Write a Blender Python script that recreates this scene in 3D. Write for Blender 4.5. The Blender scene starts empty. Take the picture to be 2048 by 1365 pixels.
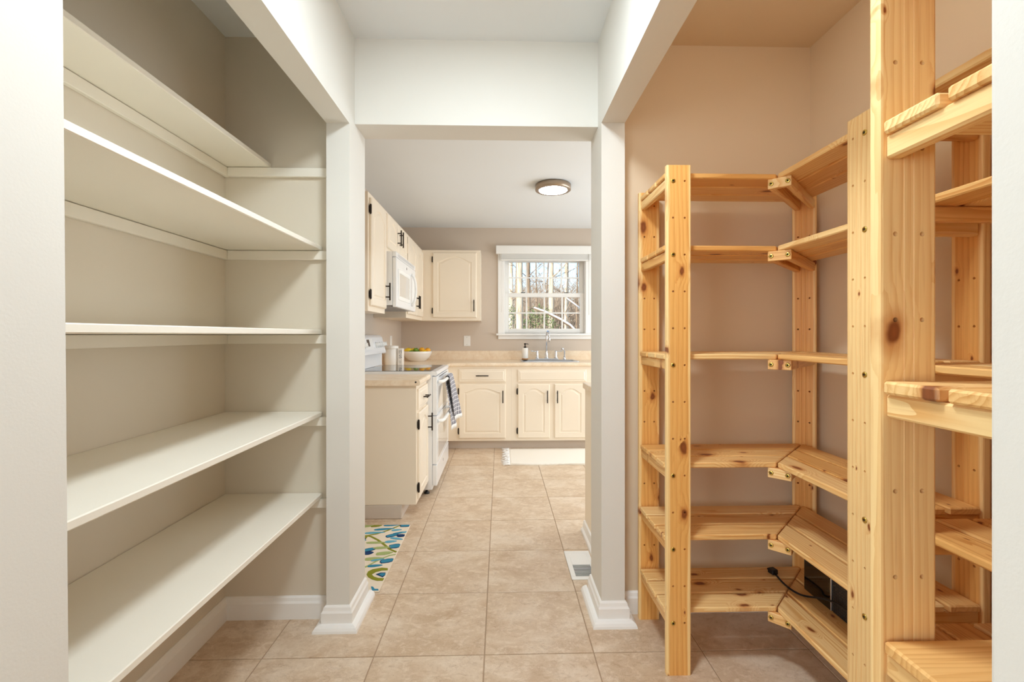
import bpy, bmesh, math, random
from mathutils import Vector, Matrix
random.seed(7)
SC = bpy.context.scene
COL = SC.collection
PI = math.pi

# ------------------------------------------------------------------ camera
cam = bpy.data.cameras.new('camera')
cam.sensor_width = 36.0
cam.lens = 36.0 * 913 / 2048
cam.shift_y = -12.5 / 2048
cam.clip_start = 0.02
cam.clip_end = 400
camo = bpy.data.objects.new('camera', cam)
COL.objects.link(camo)
camo.location = (0, 0, 1.19)
camo.rotation_euler = (PI / 2, 0, -math.radians(1.5))
SC.camera = camo

# ------------------------------------------------------------------ world, sun, lamps, exposure
SC.view_settings.view_transform = 'Standard'
SC.view_settings.look = 'None'
SC.view_settings.gamma = 1.0
SC.view_settings.use_curve_mapping = False
SC.view_settings.exposure = 0.0
SC.cycles.diffuse_bounces = 8
SC.cycles.max_bounces = 16
SC.cycles.transparent_max_bounces = 16
SC.cycles.use_denoising = True
SC.cycles.sample_clamp_indirect = 6.0
SC.cycles.caustics_reflective = False
SC.cycles.caustics_refractive = False

world = bpy.data.worlds.new('world')
SC.world = world
world.use_nodes = True
wn = world.node_tree
wn.nodes.clear()
w_out = wn.nodes.new('ShaderNodeOutputWorld')
w_bg = wn.nodes.new('ShaderNodeBackground')
w_sky = wn.nodes.new('ShaderNodeTexSky')
w_sky.sky_type = 'NISHITA'
w_sky.sun_disc = False
w_sky.sun_elevation = math.radians(32)
w_sky.sun_rotation = math.radians(215)
w_sky.air_density = 1.0
w_sky.ozone_density = 3.0
w_sky.dust_density = 0.3
w_bg.inputs['Strength'].default_value = 0.30
wn.links.new(w_sky.outputs[0], w_bg.inputs['Color'])
wn.links.new(w_bg.outputs[0], w_out.inputs['Surface'])


def light(name, kind, loc, power, color=(1, 1, 1), size=0.2, rot=(0, 0, 0), size_y=None):
    L = bpy.data.lights.new(name, kind)
    L.energy = power
    L.color = color
    if kind == 'AREA':
        L.size = size
        if size_y:
            L.shape = 'RECTANGLE'
            L.size_y = size_y
        else:
            L.shape = 'DISK'
    elif kind == 'POINT':
        L.shadow_soft_size = size
    o = bpy.data.objects.new(name, L)
    COL.objects.link(o)
    o.location = loc
    o.rotation_euler = rot
    return o


sun = light('sun', 'SUN', (-4, 2, 12), 8.5, (1.0, 0.93, 0.82), rot=(math.radians(55), 0, math.radians(-38)))
sun.data.angle = math.radians(0.6)
light('hall_ceiling_lamp', 'AREA', (0.0, 0.92, 2.425), 25, (0.84, 0.945, 1.0), 0.30)
light('rear_room_fill', 'AREA', (0, -3.9, 1.35), 60, (0.82, 0.93, 1.0), 4.6, (PI / 2, 0, 0), 2.0)  # added frontal fill from behind the camera; the rear wall has no window
light('rear_left_fill', 'AREA', (-3.1, -2.6, 1.3), 78, (0.88, 0.95, 1.0), 1.8, (0, -PI / 2, 0), 2.4)  # added fill slanting from the left rear into the right alcove
light('alcove_fill', 'POINT', (0.82, 1.12, 2.30), 3.0, (1.0, 0.93, 0.82), 0.14)  # added weak fill that lifts the right alcove; no fixture hangs here
light('kitchen_side_fill', 'AREA', (2.3, 3.7, 1.25), 52, (0.84, 0.94, 1.0), 1.6, (0, PI / 2, 0), 2.2)  # added side fill to lift the kitchen ceiling; no window in that wall


# ------------------------------------------------------------------ material helpers
def lin(c):
    return tuple(((v / 255) / 12.92 if v / 255 <= 0.04045 else ((v / 255 + 0.055) / 1.055) ** 2.4) for v in c)


class NT:
    def __init__(self, name):
        self.m = bpy.data.materials.new(name)
        self.m.use_nodes = True
        self.t = self.m.node_tree
        self.t.nodes.clear()
        self.out = self.n('ShaderNodeOutputMaterial')
        self.b = self.n('ShaderNodeBsdfPrincipled')
        self.l(self.b.outputs[0], self.out.inputs['Surface'])

    def n(self, kind, **kw):
        nd = self.t.nodes.new(kind)
        for k, v in kw.items():
            setattr(nd, k, v)
        return nd

    def l(self, a, b):
        self.t.links.new(a, b)

    def val(self, sock, v):
        if hasattr(v, 'is_output'):
            self.l(v, sock)
        else:
            sock.default_value = v

    def math(self, op, a, b=0.0, c=0.0, clamp=False):
        nd = self.n('ShaderNodeMath', operation=op, use_clamp=clamp)
        for i, v in enumerate((a, b, c)):
            self.val(nd.inputs[i], v)
        return nd.outputs[0]

    def vmath(self, op, a, b=(0, 0, 0)):
        nd = self.n('ShaderNodeVectorMath', operation=op)
        self.val(nd.inputs[0], a)
        self.val(nd.inputs[1], b)
        return nd.outputs[0]

    def noise(self, vec, scale, detail=3.0, rough=0.55, dist=0.0):
        nd = self.n('ShaderNodeTexNoise')
        if vec is not None:
            self.l(vec, nd.inputs['Vector'])
        nd.inputs['Scale'].default_value = scale
        nd.inputs['Detail'].default_value = detail
        nd.inputs['Roughness'].default_value = rough
        nd.inputs['Distortion'].default_value = dist
        return nd.outputs['Fac']

    def mix(self, fac, a, b, mode='MIX'):
        nd = self.n('ShaderNodeMix', data_type='RGBA', blend_type=mode)
        self.val(nd.inputs[0], fac)
        for s, v in ((nd.inputs[6], a), (nd.inputs[7], b)):
            if hasattr(v, 'is_output'):
                self.l(v, s)
            else:
                s.default_value = (*v, 1) if len(v) == 3 else v
        return nd.outputs[2]

    def ramp(self, fac, stops):
        nd = self.n('ShaderNodeValToRGB')
        e = nd.color_ramp.elements
        while len(e) > 1:
            e.remove(e[-1])
        e[0].position, e[0].color = stops[0][0], (*stops[0][1], 1)
        for p, c in stops[1:]:
            x = e.new(p)
            x.color = (*c, 1)
        self.l(fac, nd.inputs[0])
        return nd.outputs[0]

    def smooth(self, v, a, b, lo=0.0, hi=1.0):
        nd = self.n('ShaderNodeMapRange', interpolation_type='SMOOTHSTEP')
        self.val(nd.inputs[0], v)
        for i, k in enumerate((a, b, lo, hi)):
            nd.inputs[i + 1].default_value = k
        return nd.outputs[0]

    def coords(self, jitter=False):
        tc = self.n('ShaderNodeTexCoord').outputs['Object']
        if jitter:
            r = self.n('ShaderNodeObjectInfo').outputs['Random']
            cx = self.n('ShaderNodeCombineXYZ')
            for i, k in enumerate((61.0, 37.0, 23.0)):
                self.l(self.math('MULTIPLY', r, k), cx.inputs[i])
            tc = self.vmath('ADD', tc, cx.outputs[0])
        return tc

    def bump(self, h, strength=0.2, dist=0.002):
        nd = self.n('ShaderNodeBump')
        nd.inputs['Strength'].default_value = strength
        nd.inputs['Distance'].default_value = dist
        self.l(h, nd.inputs['Height'])
        self.l(nd.outputs[0], self.b.inputs['Normal'])

    def base(self, c, rough=0.5, metal=0.0, spec=0.5):
        self.val(self.b.inputs['Base Color'], c if hasattr(c, 'is_output') else (*c, 1))
        self.val(self.b.inputs['Roughness'], rough)
        self.b.inputs['Metallic'].default_value = metal
        self.b.inputs['Specular IOR Level'].default_value = spec
        return self.m


def plain(name, c, rough=0.5, metal=0.0, spec=0.5):
    return NT(name).base(lin(c), rough, metal, spec)


def paint(name, c, rough=0.5, grain=260.0, amount=0.12, mottled=0.03, spec=0.35):
    k = NT(name)
    tc = k.coords()
    n1 = k.noise(tc, grain, 3)
    n2 = k.noise(tc, 2.2, 3)
    a = lin(c)
    d = tuple(v * (1 - mottled) for v in a)
    k.bump(n1, amount, 0.001)
    return k.base(k.mix(n2, d, a), rough, 0, spec)


def pine(name, axis, amber=False):
    """Knotty pine with the grain along one local axis of the piece."""
    k = NT(name)
    tc = k.coords(True)
    mp = k.n('ShaderNodeMapping')
    k.l(tc, mp.inputs['Vector'])
    if axis == 'Z':
        mp.inputs['Rotation'].default_value = (0, PI / 2, 0)
    p = mp.outputs[0]
    sx = k.n('ShaderNodeSeparateXYZ')
    k.l(p, sx.inputs[0])
    wob = k.noise(p, 24, 2)
    cmb = k.n('ShaderNodeCombineXYZ')
    k.l(k.math('MULTIPLY', sx.outputs[0], 4.6), cmb.inputs[0])
    k.l(k.math('MULTIPLY', sx.outputs[2 if axis == 'Z' else 1], 9.0), cmb.inputs[1])
    warp = k.vmath('ADD', cmb.outputs[0], k.vmath('MULTIPLY', wob, (0.10, 0.14, 0.0)))
    vor = k.n('ShaderNodeTexVoronoi', feature='F1', voronoi_dimensions='2D')
    k.l(warp, vor.inputs['Vector'])
    vor.inputs['Scale'].default_value = 1.0
    vs = k.n('ShaderNodeSeparateColor')
    k.l(vor.outputs['Color'], vs.inputs[0])
    size = k.math('MULTIPLY_ADD', k.math('POWER', vs.outputs[0], 2.2), 1.20 if axis == 'Z' else 0.95, 0.20)
    d = k.math('DIVIDE', vor.outputs['Distance'], size)
    pull = k.smooth(d, 0.0, 0.42, 1.0, 0.0)
    st = k.n('ShaderNodeMapping')
    k.l(p, st.inputs['Vector'])
    st.inputs['Scale'].default_value = (0.10, 1.0, 1.0)
    big = k.noise(st.outputs[0], 9.0, 2)
    ringv = k.vmath('ADD', st.outputs[0], k.vmath('MULTIPLY', k.math('MULTIPLY', pull, 0.05), (1.0, 1.0, 1.0)))
    ringv = k.vmath('ADD', ringv, k.vmath('MULTIPLY', big, (0.10, 0.10, 0.10)))
    wv = k.n('ShaderNodeTexWave', wave_type='RINGS', rings_direction='X', wave_profile='SAW')
    k.l(ringv, wv.inputs['Vector'])
    wv.inputs['Scale'].default_value = 26.0
    wv.inputs['Distortion'].default_value = 2.4
    wv.inputs['Detail'].default_value = 2.0
    wv.inputs['Detail Scale'].default_value = 1.5
    fine = k.noise(k.vmath('MULTIPLY', p, (6.0, 260.0, 260.0)), 1.0, 3)
    ob = k.n('ShaderNodeObjectInfo').outputs['Random']
    light_c, dark_c = lin((246, 214, 155)), lin((222, 164, 93))
    light_2, dark_2 = lin((228, 174, 102)), lin((198, 130, 60))
    lc = k.mix(ob, light_c, light_2)
    dc = k.mix(ob, dark_c, dark_2)
    if amber:       # reddish heartwood in the middle, pale sapwood along the edges of the board
        wx_ = k.n('ShaderNodeSeparateXYZ')
        k.l(k.n('ShaderNodeTexCoord').outputs['Object'], wx_.inputs[0])
        edge = k.math('ADD', k.math('ABSOLUTE', wx_.outputs[0]), k.math('MULTIPLY_ADD', k.noise(st.outputs[0], 14.0, 2), 0.02, -0.01))
        sap = k.smooth(edge, 0.030, 0.036)
        lc = k.mix(sap, lin((234, 178, 102)), lin((246, 212, 150)))
        dc = k.mix(sap, lin((206, 134, 60)), lin((222, 168, 100)))
    ring = k.smooth(wv.outputs['Fac'], 0.30, 1.0)
    ring = k.math('MULTIPLY', ring, k.math('MULTIPLY_ADD', big, 1.5 if axis == 'X' else 1.1, -0.15), clamp=True)
    c = k.mix(ring, lc, dc)
    c = k.mix(k.smooth(fine, 0.5, 0.85, 0.0, 0.45), c, dark_2)
    halo = k.smooth(d, 0.07, 0.22, 0.70, 0.0)
    c = k.mix(halo, c, lin((190, 116, 52)))
    core = k.smooth(d, 0.055, 0.115, 1.0, 0.0)
    c = k.mix(k.math('MULTIPLY', core, 0.92), c, lin((120, 60, 28)))
    core2 = k.smooth(d, 0.0, 0.05, 0.6, 0.0)
    c = k.mix(core2, c, lin((150, 84, 44)))
    k.bump(fine, 0.10, 0.001)
    return k.base(c, 0.42, 0, 0.4)


M = {}
M['wall'] = paint('wall_paint', (226, 224, 218), 0.55, 240, 0.16)
M['alcove_right_bounce'] = paint('alcove_bounce_tint', (224, 206, 180), 0.6, 240, 0.14)  # warm bounce light in the right alcove, put into the wall colour
M['alcove'] = paint('alcove_paint', (221, 212, 196), 0.6, 240, 0.14)
M['kitchen_wall'] = paint('kitchen_wall_paint', (206, 192, 178), 0.6, 240, 0.12)
M['ceiling'] = paint('ceiling_paint', (233, 237, 240), 0.8, 200, 0.10)
M['trim'] = paint('white_trim_paint', (243, 242, 240), 0.35, 120, 0.05, 0.01)
M['shelf'] = paint('shelf_paint', (240, 235, 223), 0.42, 90, 0.22, 0.03)
M['cream'] = paint('cream_cabinet_paint', (238, 225, 206), 0.35, 60, 0.10, 0.03, 0.45)
M['pine_x'] = pine('pine_lengthwise', 'X')
M['pine_z'] = pine('pine_upright', 'Z')
M['pine_amber'] = pine('pine_amber_upright', 'Z', True)
M['brass'] = plain('brass_bolt', (205, 178, 96), 0.3, 1.0)
M['socket_dark'] = plain('bolt_socket_dark', (58, 46, 24), 0.5, 0.6)
M['bronze'] = plain('dark_bronze', (50, 42, 36), 0.4, 0.7)
M['white_enamel'] = plain('white_enamel', (236, 238, 241), 0.14, 0, 0.6)
M['white_plastic'] = plain('white_plastic', (238, 237, 234), 0.35)
M['grey_plastic'] = plain('grey_plastic', (150, 150, 152), 0.45)
M['dark_plastic'] = plain('dark_plastic', (34, 34, 36), 0.45)
M['oven_glass'] = plain('white_oven_glass', (214, 208, 200), 0.05, 0, 0.8)
M['black_glass'] = plain('black_cooktop_glass', (30, 28, 28), 0.04, 0, 0.9)
M['chrome'] = plain('chrome', (226, 228, 232), 0.08, 1.0)
M['nickel'] = plain('brushed_nickel', (176, 158, 140), 0.35, 1.0)
M['steel'] = plain('stainless_steel', (222, 224, 228), 0.38, 1.0)
M['ceramic'] = plain('white_ceramic', (242, 238, 232), 0.22, 0, 0.5)
M['display'] = plain('display_dark', (60, 52, 50), 0.2)
M['ink'] = plain('grey_ink', (120, 120, 128), 0.6)
M['black_gloss'] = plain('black_gloss', (16, 12, 10), 0.06, 0, 0.9)
M['black_rubber'] = plain('black_rubber', (18, 18, 22), 0.45)
M['wood_base'] = plain('soap_wood_base', (196, 140, 84), 0.5)
M['kick'] = plain('vinyl_toe_kick', (204, 192, 180), 0.5)
M['grout'] = plain('grout', (172, 148, 124), 0.9)
M['panel_cream'] = paint('panel_cream', (250, 238, 218), 0.45, 80, 0.06)


def m_tile():
    k = NT('stone_look_tile')
    tc = k.coords(True)
    tt = k.vmath('MULTIPLY', tc, (1.0, 1.35, 1.0))
    n1 = k.noise(tt, 4.5, 5, 0.6, 0.6)
    n2 = k.noise(tt, 26, 7, 0.72, 0.8)
    n3 = k.noise(tc, 120, 4, 0.7)
    c = k.ramp(n1, [(0.34, lin((196, 170, 142))), (0.5, lin((209, 186, 160))), (0.66, lin((222, 204, 183)))])
    c = k.mix(k.smooth(n2, 0.48, 0.66, 0, 0.65), c, lin((229, 212, 192)))
    c = k.mix(k.smooth(n2, 0.46, 0.30, 0, 0.60), c, lin((178, 148, 118)))
    c = k.mix(k.smooth(n3, 0.56, 0.72, 0, 0.40), c, lin((162, 130, 102)))
    hatch = k.noise(tt, 7, 3, 0.6, 0.5)
    for (sc, off, w, col, amt) in ((10, 0.5, 0.006, (128, 92, 66), 0.75), (14, 0.55, 0.005, (246, 234, 218), 0.8), (19, 0.46, 0.005, (138, 102, 74), 0.7)):
        v = k.math('ABSOLUTE', k.math('SUBTRACT', k.noise(tt, sc, 9, 0.74, 1.5), off))
        f = k.math('MULTIPLY', k.smooth(v, 0.0, w, amt, 0.0), k.smooth(hatch, 0.47, 0.60))
        c = k.mix(f, c, lin(col))
    k.bump(n2, 0.08, 0.002)
    return k.base(c, 0.36, 0, 0.45)


def m_laminate():
    k = NT('beige_laminate')
    tc = k.coords()
    n1 = k.noise(tc, 14, 5, 0.65, 0.6)
    n2 = k.noise(tc, 90, 4)
    c = k.ramp(n1, [(0.3, lin((226, 202, 172))), (0.5, lin((236, 216, 190))), (0.7, lin((243, 228, 206)))])
    c = k.mix(k.smooth(n2, 0.55, 0.75, 0, 0.3), c, lin((214, 184, 150)))
    return k.base(c, 0.3, 0, 0.45)


def m_cloth(name, c, scale=500, amount=0.5):
    k = NT(name)
    tc = k.coords()
    k.bump(k.noise(tc, scale, 2), amount, 0.003)
    return k.base(lin(c), 0.95, 0, 0.1)


def m_towel():
    k = NT('grey_grid_towel')
    tc = k.coords()
    sx = k.n('ShaderNodeSeparateXYZ')
    k.l(tc, sx.inputs[0])
    gy = k.math('FRACT', k.math('MULTIPLY', sx.outputs[1], 26.0))
    gz = k.math('FRACT', k.math('MULTIPLY', sx.outputs[2], 30.0))
    ly = k.math('LESS_THAN', gy, 0.16)
    lz = k.math('LESS_THAN', gz, 0.16)
    fac = k.math('MAXIMUM', ly, lz)
    tip = k.math('LESS_THAN', sx.outputs[2], 0.0)
    k.bump(k.noise(tc, 700, 2), 0.4, 0.002)
    return k.base(k.mix(fac, lin((140, 138, 146)), lin((226, 224, 226))), 0.95, 0, 0.1)


def m_glass():
    k = NT('window_glass')
    tr = k.n('ShaderNodeBsdfTransparent')
    gl = k.n('ShaderNodeBsdfGlossy')
    gl.inputs['Roughness'].default_value = 0.02
    fr = k.n('ShaderNodeFresnel')
    fr.inputs['IOR'].default_value = 1.3
    mx = k.n('ShaderNodeMixShader')
    k.l(fr.outputs[0], mx.inputs[0])
    k.l(tr.outputs[0], mx.inputs[1])
    k.l(gl.outputs[0], mx.inputs[2])
    k.l(mx.outputs[0], k.out.inputs['Surface'])
    return k.m


def m_emit(name, c, s):
    k = NT(name)
    k.b.inputs['Base Color'].default_value = (0.9, 0.9, 0.9, 1)
    k.b.inputs['Emission Color'].default_value = (*c, 1)
    k.b.inputs['Emission Strength'].default_value = s
    return k.m


def m_fruit(name, c1, c2, bump=0.25):
    k = NT(name)
    tc = k.coords(True)
    k.bump(k.noise(tc, 260, 2), bump, 0.001)
    return k.base(k.mix(k.noise(tc, 18, 3), lin(c1), lin(c2)), 0.38)


def m_bark(name, c1, c2):
    k = NT(name)
    tc = k.coords(True)
    st = k.vmath('MULTIPLY', tc, (9.0, 9.0, 1.6))
    n = k.noise(st, 1.0, 5, 0.65, 0.8)
    k.bump(n, 0.5, 0.03)
    return k.base(k.ramp(n, [(0.3, lin(c1)), (0.65, lin(c2))]), 0.9, 0, 0.1)


def m_ground():
    k = NT('leaf_litter_ground')
    tc = k.coords()
    n = k.noise(tc, 1.4, 8, 0.7)
    s = k.noise(tc, 0.35, 5, 0.6)
    c = k.ramp(n, [(0.3, lin((112, 96, 78))), (0.55, lin((160, 142, 122))), (0.75, lin((196, 184, 170)))])
    c = k.mix(k.smooth(s, 0.58, 0.66), c, lin((240, 240, 244)))
    return k.base(c, 0.95, 0, 0.1)


M['tile'] = m_tile()
M['laminate'] = m_laminate()
M['rug_white'] = m_cloth('white_woven_cotton', (246, 240, 230), 380, 0.7)
M['rug_cream'] = m_cloth('cream_wool', (236, 222, 202), 420, 0.7)
M['rug_teal'] = m_cloth('teal_wool', (62, 138, 168), 420, 0.7)
M['rug_navy'] = m_cloth('navy_wool', (40, 66, 108), 420, 0.7)
M['rug_olive'] = m_cloth('olive_wool', (140, 140, 48), 420, 0.7)
M['rug_lime'] = m_cloth('pale_green_wool', (168, 180, 118), 420, 0.7)
M['rug_blue'] = m_cloth('pale_blue_wool', (104, 172, 196), 420, 0.7)
M['towel'] = m_towel()
M['fringe'] = m_cloth('white_fringe', (244, 242, 240), 400, 0.4)
M['glass'] = m_glass()
M['diffuser'] = m_emit('lamp_diffuser', (1.0, 0.98, 0.95), 45.0)
M['lemon'] = m_fruit('lemon_peel', (244, 204, 30), (250, 216, 60))
M['lime'] = m_fruit('lime_peel', (92, 138, 34), (128, 164, 50))
M['orange'] = m_fruit('orange_peel', (246, 168, 30), (250, 188, 50))
M['bark_pale'] = m_bark('pale_bark', (150, 132, 108), (226, 212, 188))
M['bark_dark'] = m_bark('dark_bark', (92, 78, 64), (150, 132, 112))
M['twig'] = plain('bare_twig', (150, 134, 116), 0.9)
M['snow'] = plain('snow', (244, 246, 250), 0.8)
M['leaf'] = plain('evergreen_leaf', (96, 112, 68), 0.8)
M['ground'] = m_ground()
M['siding'] = plain('outer_siding', (225, 222, 215), 0.8)


# ------------------------------------------------------------------ mesh helpers
def BM():
    return bmesh.new()


def box(bm, x0, x1, y0, y1, z0, z1, bev=0.0, seg=1, mi=0):
    vs = [bm.verts.new((x, y, z)) for z in (z0, z1) for y in (y0, y1) for x in (x0, x1)]
    q = ((0, 2, 3, 1), (4, 5, 7, 6), (0, 1, 5, 4), (2, 6, 7, 3), (0, 4, 6, 2), (1, 3, 7, 5))
    fs = [bm.faces.new([vs[i] for i in f]) for f in q]
    for f in fs:
        f.material_index = mi
    if bev:
        es = {e for f in fs for e in f.edges}
        r = bmesh.ops.bevel(bm, geom=list(es), offset=bev, segments=seg, affect='EDGES', profile=0.5)
        for f in r['faces']:
            f.material_index = mi
    return vs


def prism(bm, pts, axis, a, b, bev=0.0, mi=0):
    """Extrude a 2D outline. axis 'z': (x,y); 'y': (x,z); 'x': (y,z)."""
    def P(p, t):
        return {'z': (p[0], p[1], t), 'y': (p[0], t, p[1]), 'x': (t, p[0], p[1])}[axis]
    A = [bm.verts.new(P(p, a)) for p in pts]
    B = [bm.verts.new(P(p, b)) for p in pts]
    n = len(pts)
    fs = [bm.faces.new(A[::-1]), bm.faces.new(B)]
    for i in range(n):
        fs.append(bm.faces.new((A[i], A[(i + 1) % n], B[(i + 1) % n], B[i])))
    for f in fs:
        f.material_index = mi
    if bev:
        es = {e for f in fs for e in f.edges}
        bmesh.ops.bevel(bm, geom=list(es), offset=bev, segments=1, affect='EDGES')
    return fs


def lathe(bm, prof, c=(0, 0, 0), seg=20, axis='z', mi=0):
    def P(r, h, a):
        x, y = r * math.cos(a), r * math.sin(a)
        v = {'z': (x, y, h), 'y': (x, h, y), 'x': (h, x, y)}[axis]
        return (c[0] + v[0], c[1] + v[1], c[2] + v[2])
    rings = []
    for r, h in prof:
        if r < 1e-6:
            rings.append([bm.verts.new(P(0, h, 0))])
        else:
            rings.append([bm.verts.new(P(r, h, 2 * PI * i / seg)) for i in range(seg)])
    for R0, R1 in zip(rings, rings[1:]):
        for i in range(seg):
            j = (i + 1) % seg
            if len(R0) == 1 and len(R1) == 1:
                continue
            if len(R0) == 1:
                f = bm.faces.new((R0[0], R1[j], R1[i]))
            elif len(R1) == 1:
                f = bm.faces.new((R0[i], R0[j], R1[0]))
            else:
                f = bm.faces.new((R0[i], R0[j], R1[j], R1[i]))
            f.material_index = mi
            f.smooth = True


def tube(bm, pts, r, seg=10, mi=0, caps=True, flat=1.0):
    pts = [Vector(p) for p in pts]
    rs = r if isinstance(r, (list, tuple)) else [r] * len(pts)
    rings = []
    up = None
    for i, p in enumerate(pts):
        t = (pts[min(i + 1, len(pts) - 1)] - pts[max(i - 1, 0)]).normalized()
        if up is None:
            up = Vector((0, 0, 1)) if abs(t.z) < 0.9 else Vector((1, 0, 0))
        s = t.cross(up).normalized()
        up = s.cross(t).normalized()
        rings.append([bm.verts.new(p + (s * math.cos(2 * PI * k / seg) + up * math.sin(2 * PI * k / seg) * flat) * rs[i]) for k in range(seg)])
    for R0, R1 in zip(rings, rings[1:]):
        for k in range(seg):
            f = bm.faces.new((R0[k], R0[(k + 1) % seg], R1[(k + 1) % seg], R1[k]))
            f.smooth = True
            f.material_index = mi
    if caps:
        for R in (rings[0][::-1], rings[-1]):
            f = bm.faces.new(R)
            f.material_index = mi


def sphere(bm, c, r, sx=1, sy=1, sz=1, u=14, v=9, mi=0):
    rr = bmesh.ops.create_uvsphere(bm, u_segments=u, v_segments=v, radius=r)
    for vv in rr['verts']:
        vv.co = Vector((vv.co.x * sx + c[0], vv.co.y * sy + c[1], vv.co.z * sz + c[2]))
    for f in {f for vv in rr['verts'] for f in vv.link_faces}:
        f.smooth = True
        f.material_index = mi


def bez(p0, p1, p2, p3, n=12):
    p0, p1, p2, p3 = map(Vector, (p0, p1, p2, p3))
    out = []
    for i in range(n + 1):
        t = i / n
        out.append(p0 * (1 - t) ** 3 + p1 * 3 * t * (1 - t) ** 2 + p2 * 3 * t * t * (1 - t) + p3 * t ** 3)
    return out


def sweep(bm, path, prof, closed=False, side=1):
    """Sweep a (depth, height) profile along a floor path with mitred corners; depth goes to the right of travel (side=1)."""
    P = [Vector((p[0], p[1])) for p in path]
    n = len(P)
    mit = []
    for i in range(n):
        d0 = (P[i] - P[i - 1]).normalized() if i > 0 else (P[1] - P[0]).normalized()
        d1 = (P[i + 1] - P[i]).normalized() if i < n - 1 else d0
        n0 = Vector((d0.y, -d0.x)) * side
        n1 = Vector((d1.y, -d1.x)) * side
        m = (n0 + n1)
        m = m / max(0.2, (1 + n0.dot(n1)))
        mit.append(m)
    rings = [[bm.verts.new((P[i].x + mit[i].x * d, P[i].y + mit[i].y * d, z)) for d, z in prof] for i in range(n)]
    k = len(prof)
    for R0, R1 in zip(rings, rings[1:]):
        for j in range(k):
            bm.faces.new((R0[j], R0[(j + 1) % k], R1[(j + 1) % k], R1[j]))
    bm.faces.new(rings[0])
    bm.faces.new(rings[-1][::-1])


def finish(bm):
    bmesh.ops.recalc_face_normals(bm, faces=bm.faces)


def wloc(o):
    v = Vector((0, 0, 0))
    while o is not None:
        v += o.location
        o = o.parent
    return v


def mesh(name, bm, mats):
    finish(bm)
    me = bpy.data.meshes.new(name)
    bm.to_mesh(me)
    bm.free()
    for m in (mats if isinstance(mats, (list, tuple)) else [mats]):
        me.materials.append(M[m] if isinstance(m, str) else m)
    return me


def put(name, me, parent=None, loc=None, rot=None):
    """Link a mesh. loc None = vertices are in world coordinates."""
    o = bpy.data.objects.new(name, me)
    COL.objects.link(o)
    if parent is not None:
        o.parent = parent
    if loc is None:
        o.location = -wloc(parent) if parent is not None else (0, 0, 0)
    else:
        o.location = Vector(loc) - (wloc(parent) if parent is not None else Vector((0, 0, 0)))
    if rot:
        o.rotation_euler = rot
    return o


def obj(name, bm, mats, parent=None, loc=None, rot=None):
    return put(name, mesh(name, bm, mats), parent, loc, rot)


def sub(name, bm, mats, parent, loc=(0, 0, 0), rot=None):
    """A child given in its parent's own local coordinates."""
    o = bpy.data.objects.new(name, bm if isinstance(bm, bpy.types.Mesh) else mesh(name, bm, mats))
    COL.objects.link(o)
    o.parent = parent
    o.location = loc
    if rot:
        o.rotation_euler = rot
    return o


def tag(o, label, cat, group=None, kind=None):
    o['label'] = label
    o['category'] = cat
    if group:
        o['group'] = group
    if kind:
        o['kind'] = kind
    return o


def thing(name, label, cat, loc=(0, 0, 0), group=None):
    o = bpy.data.objects.new(name, None)
    o.empty_display_size = 0.05
    COL.objects.link(o)
    o.location = loc
    return tag(o, label, cat, group)


def struct(name, bm, mats, parent=None):
    o = obj(name, bm, mats, parent)
    if parent is None:
        o['kind'] = 'structure'
    return o


# ------------------------------------------------------------------ key dimensions (metres; y goes away from the camera)
XL, XR = -0.612, 0.418          # planes of the passage
XLO, XRO = -0.705, 0.515        # alcove side of the two thin walls
YC = 1.872                      # front of the stubs
YA = 1.945                      # far walls of the alcoves
YH = 1.940                      # front of the header over the kitchen opening
YK = 2.085                      # kitchen side of that wall
XWL, XWR = -1.152, 1.343        # outer walls of the alcoves
YB = 5.34                       # kitchen back wall
CZ = 2.44                       # ceilings
XKR = 2.4                       # kitchen right wall
YN = -4.0                       # far end of the room behind the camera
XRM = 3.2                       # half width of that room

# ------------------------------------------------------------------ floor of separate tiles
bm = BM()
box(bm, -XRM - 0.1, XRM + 0.1, YN - 0.1, YB + 0.12, -0.10, -0.0025)
floor = struct('floor', bm, 'grout')
TX, TY = 0.4085, 0.4095
tile_me = {}


def tile_mesh(w, d):
    key = (round(w, 3), round(d, 3))
    if key not in tile_me:
        b = BM()
        vs = box(b, -w / 2, w / 2, -d / 2, d / 2, -0.0025, 0.0)
        top = [e for e in b.edges if all(v.co.z > -1e-6 for v in e.verts)]
        bmesh.ops.bevel(b, geom=top, offset=0.0012, segments=1, affect='EDGES')
        tile_me[key] = mesh('tile', b, 'tile')
    return tile_me[key]


for i in range(-4, 8):
    for j in range(-5, 10):
        x0, x1 = -0.0578 + TX * i, -0.0578 + TX * (i + 1)
        y0, y1 = 1.699 + TY * j, 1.699 + TY * (j + 1)
        xm = XKR if y1 > 2.2 else XWR
        x0, x1, y0, y1 = max(x0, XWL), min(x1, xm), max(y0, YN), min(y1, YB)
        if x1 - x0 < 0.03 or y1 - y0 < 0.03:
            continue
        g = 0.0021
        put('tile', tile_mesh(x1 - x0 - 2 * g, y1 - y0 - 2 * g), floor, ((x0 + x1) / 2, (y0 + y1) / 2, 0.0))

# ------------------------------------------------------------------ walls and ceiling
bm = BM()
box(bm, -XRM - 0.12, XRM + 0.12, YN - 0.12, YB + 0.14, CZ, CZ + 0.12)
struct('ceiling', bm, 'ceiling')

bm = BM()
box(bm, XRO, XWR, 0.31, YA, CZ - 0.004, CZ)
struct('ceiling_bounce_tint_right', bm, 'alcove_right_bounce')  # added thin sheet, tinted for the warm bounce light on this ceiling

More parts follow.
